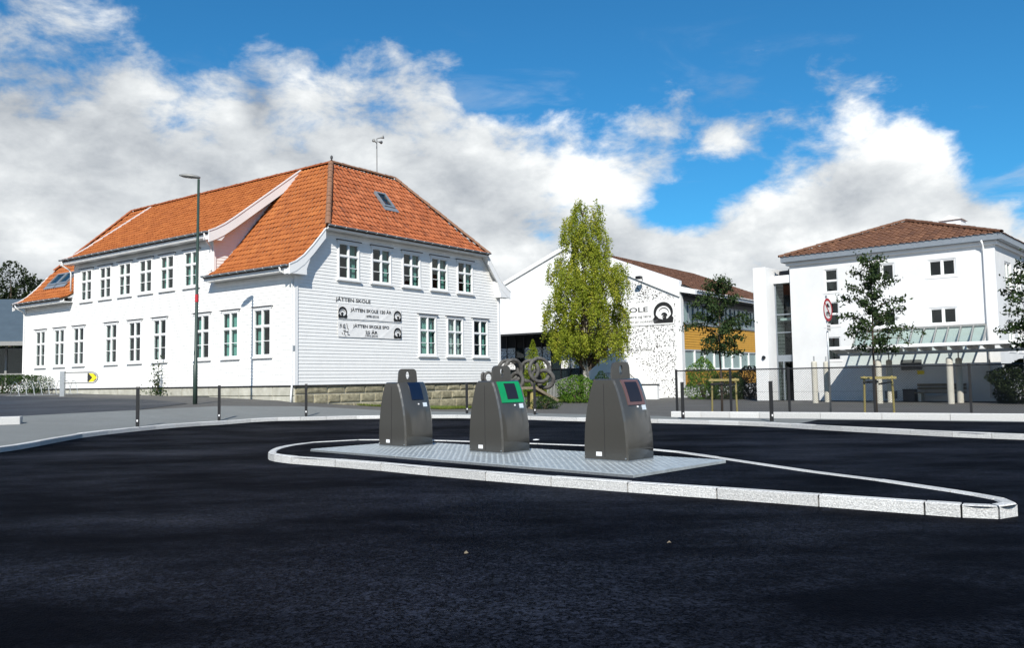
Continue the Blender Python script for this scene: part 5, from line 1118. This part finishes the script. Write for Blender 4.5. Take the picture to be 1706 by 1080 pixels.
# ---------------------------------------------------------------- ring sculpture on its timber ramp
def sculpture():
    d = 44.0; c = at_d(868, 668, d); S = thing('ring_sculpture', 'play sculpture of linked grey rings on a dark timber ramp', 'sculpture', (c[0], c[1], 0), R_(10))
    k = d / FPX
    def P_(x, y, dy=0): return np.array([(x - 868) * k, dy, (634 - y) * k + 1.45])
    for (x, y, R0, r, yaw, tilt, dy) in ((849, 617, .55, .09, .2, .1, .3), (855, 618, .58, .10, .5, -.1, 0), (884, 618, .55, .10, -.7, .2, .25), (900, 617, .62, .10, .35, .1, -.1), (910, 632, .46, .11, -.5, -.2, .1), (896, 634, .5, .1, .9, .1, .3), (862, 635, .44, .1, -.9, .15, .2)):
        c0 = P_(x, y, dy); a = np.array([math.cos(yaw), math.sin(yaw), 0]); b = np.array([-math.sin(yaw) * tilt, math.cos(yaw) * tilt, 1]); b /= np.linalg.norm(b)
        mb = MB(); mb.tube([c0 + R0 * (a * math.cos(t) + b * math.sin(t)) for t in np.linspace(0, 2 * math.pi, 29)[:-1]], r, 10, closed=True); mb.build('ring', M['tyre'], S, smooth=True)
    for i in range(4): y = .1 * i; MB().bar(P_(838, 647, -.5 + i * .42), P_(893, 646, -.5 + i * .42), .4, .12).build('deck_plank', M['wood'], S)
    for i in range(3): MB().bar(P_(890, 647, -.55 + i * .45), P_(926, 668, -.55 + i * .45), .42, .13).build('ramp_plank', M['wood'], S)
    for x, dy in ((842, 0), (886, -.35), (887, .6)): q = P_(x, 652, dy); MB().tube([(q[0], q[1], -.1), (q[0], q[1], q[2])], .15, 12).build('log_leg', M['stake'] if x == 886 else M['wood'], S)
    # two small link rings at the left, seen beside the green-hatch column
    for x, y, R0, yaw in ((806, 627, .2, 1.1), (815, 628, .26, .5)):
        c0 = P_(x, y, .2); a = np.array([math.cos(yaw), math.sin(yaw), 0]); mb = MB(); mb.tube([c0 + R0 * (a * math.cos(t) + np.array([0, 0, 1]) * math.sin(t)) for t in np.linspace(0, 2 * math.pi, 21)[:-1]], .07, 8, closed=True); mb.build('small_ring', M['tyre'], S, smooth=True)
    q = P_(811, 634, .2); MB().tube([(q[0], .2, 0), (q[0] + .02, .2, 1.25)], .09, 8).build('ring_post', M['wood'], S); MB().bar((q[0], .2, .9), P_(842, 645, 0), .14, .12).build('link_beam', M['wood'], S)
sculpture()
def railing(name, a, b, h, label, m, n, z=0., zb=None, slat=.03):
    a = np.array(a, float); b = np.array(b, float); T = thing(name, label, 'railing', (a[0], a[1], 0)); d = b - a; zb = z if zb is None else zb
    MB().tube([(0, 0, z + h), (d[0], d[1], zb + h)], .03, 6).build('handrail', m, T); MB().tube([(0, 0, z + .12), (d[0], d[1], zb + .12)], .02, 6).build('bottom_rail', m, T)
    for i in range(n): t = i / (n - 1); MB().bar((d[0] * t, d[1] * t, z + (zb - z) * t + .0), (d[0] * t, d[1] * t, z + (zb - z) * t + h), slat, slat).build('baluster', m, T)
pa, pb = at_d(912, 650, 52), at_d(963, 650, 58); railing('ramp_railing', pa[:2], pb[:2], 1.05, 'pale grey ramp railing behind the rings and shrub', M['lampgrey'], 24, z=.2, zb=.75, slat=.05)
pa, pb = at_d(1008, 650, 57.5), at_d(1046, 650, 58.5); railing('stair_railing', pa[:2], pb[:2], 1.0, 'dark railing of the landing right of the birch', M['black'], 12, z=.85)
pa, pb = at_d(1048, 650, 58.5), at_d(1068, 650, 58.0); railing('stair_railing', pa[:2], pb[:2], 1.0, 'dark sloping stair railing in front of the white stair wall', M['black'], 6, z=.85, zb=.05)
def low_wall():
    p = at_d(1078, 664, 59); T = thing('landing_wall', 'low white landing wall with dark coping by the stairs', 'wall', (p[0], p[1], 0), YA - R_(90)); MB().box(-.8, .8, 0, .3, 0, 1.0).build('wall_body', M['white'], T); MB().box(-.85, .85, -.05, .35, 1.001, 1.08).build('coping', M['flash'], T)
low_wall()
# ---------------------------------------------------------------- signs
def traffic_sign():
    s = FA - FN * .5; d = ray(1384, 684)[:2]; a = np.array([[FD[0], -d[0]], [FD[1], -d[1]]]); t = np.linalg.solve(a, -s)[0]; q = s + FD * t
    T = thing('traffic_sign', 'round red-ringed prohibition sign with a plate on a grey post', 'traffic sign', (q[0], q[1], 0), R_(-24 + 72))
    dist = q[1]; kz = lambda y: (626 - y) / FPX * dist + 1.45
    MB().tube([(0, 0, -.1), (0, 0, kz(492))], .03, 10).build('post', M['steel'], T, smooth=True)
    zc = kz(516); Rr = .37
    def disc(r0, r1, y, m, name, par):
        mb = MB(); n = 40; vs = [(r * math.cos(2 * math.pi * i / n), y, zc + r * math.sin(2 * math.pi * i / n)) for r in (r0, r1) for i in range(n)] if r0 else [(r1 * math.cos(2 * math.pi * i / n), y, zc + r1 * math.sin(2 * math.pi * i / n)) for i in range(n)]
        mb.add(vs, [(i, (i + 1) % n, n + (i + 1) % n, n + i) for i in range(n)] if r0 else [tuple(range(n))]); return mb.build(name, m, par)
    mb = MB(); mb.prism([(Rr * math.cos(2 * math.pi * i / 40), -.04, zc + Rr * math.sin(2 * math.pi * i / 40)) for i in range(40)], (0, .012, 0)); D = mb.build('sign_disc', M['signw'], T)
    disc(Rr * .78, Rr, -.043, M['red'], 'red_ring', D)
    mb = MB(); mb.prism([(-.23, -.0445, zc + .19), (-.19, -.0445, zc + .23), (.23, -.0445, zc - .19), (.19, -.0445, zc - .23)], (0, .001, 0)); mb.build('red_slash', M['red'], D)
    # pictogram: car above, motorcycle below
    mb = MB(); mb.prism([(x * .9, -.042, zc + .08 + z) for x, z in ((-.16, 0), (.16, 0), (.16, .05), (.10, .06), (.06, .12), (-.07, .12), (-.11, .06), (-.16, .05))], (0, .001, 0)); mb.build('car_symbol', M['print'], D)
    for x, z in ((-.09, -.14), (.09, -.14)): mb = MB(); mb.tube([(x + .055 * math.cos(a), -.042, zc + z + .055 * math.sin(a)) for a in np.linspace(0, 6.28, 17)[:-1]], .012, 4, closed=True); mb.build('wheel_symbol', M['print'], D)
    mb = MB(); mb.prism([(x, -.042, zc - .1 + z) for x, z in ((-.09, -.05), (-.05, .04), (.02, .06), (.06, .1), (.08, .09), (.05, .02), (.09, -.04), (0, -.02))], (0, .001, 0)); mb.build('motorcycle_symbol', M['print'], D)
    Pz = MB().box(-.17, .17, -.045, -.033, kz(552), kz(539)).build('plate', M['signw'], T)
    for zt in (kz(545), kz(550)):
        x = -.12
        for w_ in (.05, .03, .06, .045): MB().box(x, x + w_, -.0475, -.0455, zt, zt + .05).build('illegible_print', M['printg'], Pz); x += w_ + .018
traffic_sign()
def arm_sign():
    p = hit(104, 660); d = p[1]; k = d / FPX; T = thing('swing_barrier', 'grey swing barrier frame with yellow and black chevron end', 'barrier', (p[0], p[1], g(p[0], p[1])), R_(4)); z = lambda y: (660 - y) * k
    MB().box(-.11, .11, -.08, .08, -.1, z(619)).build('post', M['steel'], T, bevel=.01)
    x1 = (150 - 104) * k; za, zb = z(639), z(621.5); r = (za - zb) / 2 * -1; zm = (za + zb) / 2; arc = [(x1 + .05 + r * math.sin(t), 0, zm + r * math.cos(t)) for t in np.linspace(0, math.pi, 11)]
    MB().tube([(.1, 0, zb)] + arc + [(.1, 0, za)], .03, 8).build('frame_tube', M['lampgrey'], T, smooth=True)
    mb = MB(); xa = x1 - .18; mb.prism([(xa, -.02, za + .04), (xa, -.02, zb - .04)] + [(x1 + .05 + (r - .05) * math.sin(t), -.02, zm + (r - .05) * math.cos(t)) for t in np.linspace(0, math.pi, 9)], (0, .02, 0)); B_ = mb.build('chevron_board', M['print'], T)
    h = (zb - za) * .40; mb = MB(); mb.prism([(xa + .06, -.024, zm + h), (xa + .26, -.024, zm + h), (xa + .46, -.024, zm), (xa + .26, -.024, zm - h), (xa + .06, -.024, zm - h), (xa + .24, -.024, zm)], (0, .003, 0)); mb.build('chevron', M['signy'], B_)
arm_sign()
def bike_rack(px0, px1, py, n, label):
    a, b = hit(px0, py), hit(px1, py); d = (b - a)[:2]; L_ = np.linalg.norm(d); T = thing('bicycle_rack', label, 'bicycle rack', (a[0], a[1], g(a[0], a[1])), math.atan2(d[1], d[0]), 'bicycle racks along the long wall')
    dz = g(b[0], b[1]) - g(a[0], a[1])
    for y in (-.35, .35): MB().tube([(0, y, .05), (L_, y, .05 + dz)], .018, 6).build('base_rail', M['steel'], T)
    for i in range(n):
        x = L_ * (i + .5) / n; z = dz * x / L_; MB().tube([(x, -.35, z + .05), (x - .05, -.2, z + .68), (x, .05, z + .74), (x + .05, .2, z + .68), (x, .35, z + .05)], .014, 6).build('wheel_loop', M['steel'], T)
bike_rack(18, 128, 658, 9, 'galvanised bicycle rack left, beside the chevron barrier'); bike_rack(206, 292, 657, 6, 'galvanised bicycle rack by the wall plant')
# litter and kerb odds and ends
def kerb_block():
    p = at_z(14, 711, .3); T = thing('kerb_block', 'pale granite kerb block at left edge of the pavement', 'kerb', (p[0], p[1], g(p[0], p[1]) + .1), R_(20)); MB().box(-1.6, .35, -.2, .2, -.1, .24).build('stone', M['granite'], T, bevel=.03)
kerb_block()
def scrap(px, py, s, label, nm, m, dz=0.):
    p = at_z(px, py, dz); mb = MB(); n = 7; mb.add([(s * random.uniform(.6, 1) * math.cos(i * .9), .6 * s * random.uniform(.6, 1) * math.sin(i * .9), random.uniform(.004, .02)) for i in range(n)] + [(0, 0, .03)], [(i, (i + 1) % n, n) for i in range(n)]); o = mb.build(nm, m, loc=(p[0], p[1], dz)); tag(o, label, 'litter')
scrap(893, 734, .12, 'white scrap of paper on the road behind the green-hatch column', 'paper_scrap', M['signw'], .01); scrap(777, 924, .025, 'tiny pale leaf on the dark foreground asphalt', 'fallen_leaf', M['wood']); scrap(1115, 907, .022, 'tiny pale leaf on the asphalt right of centre', 'fallen_leaf', M['wood'])
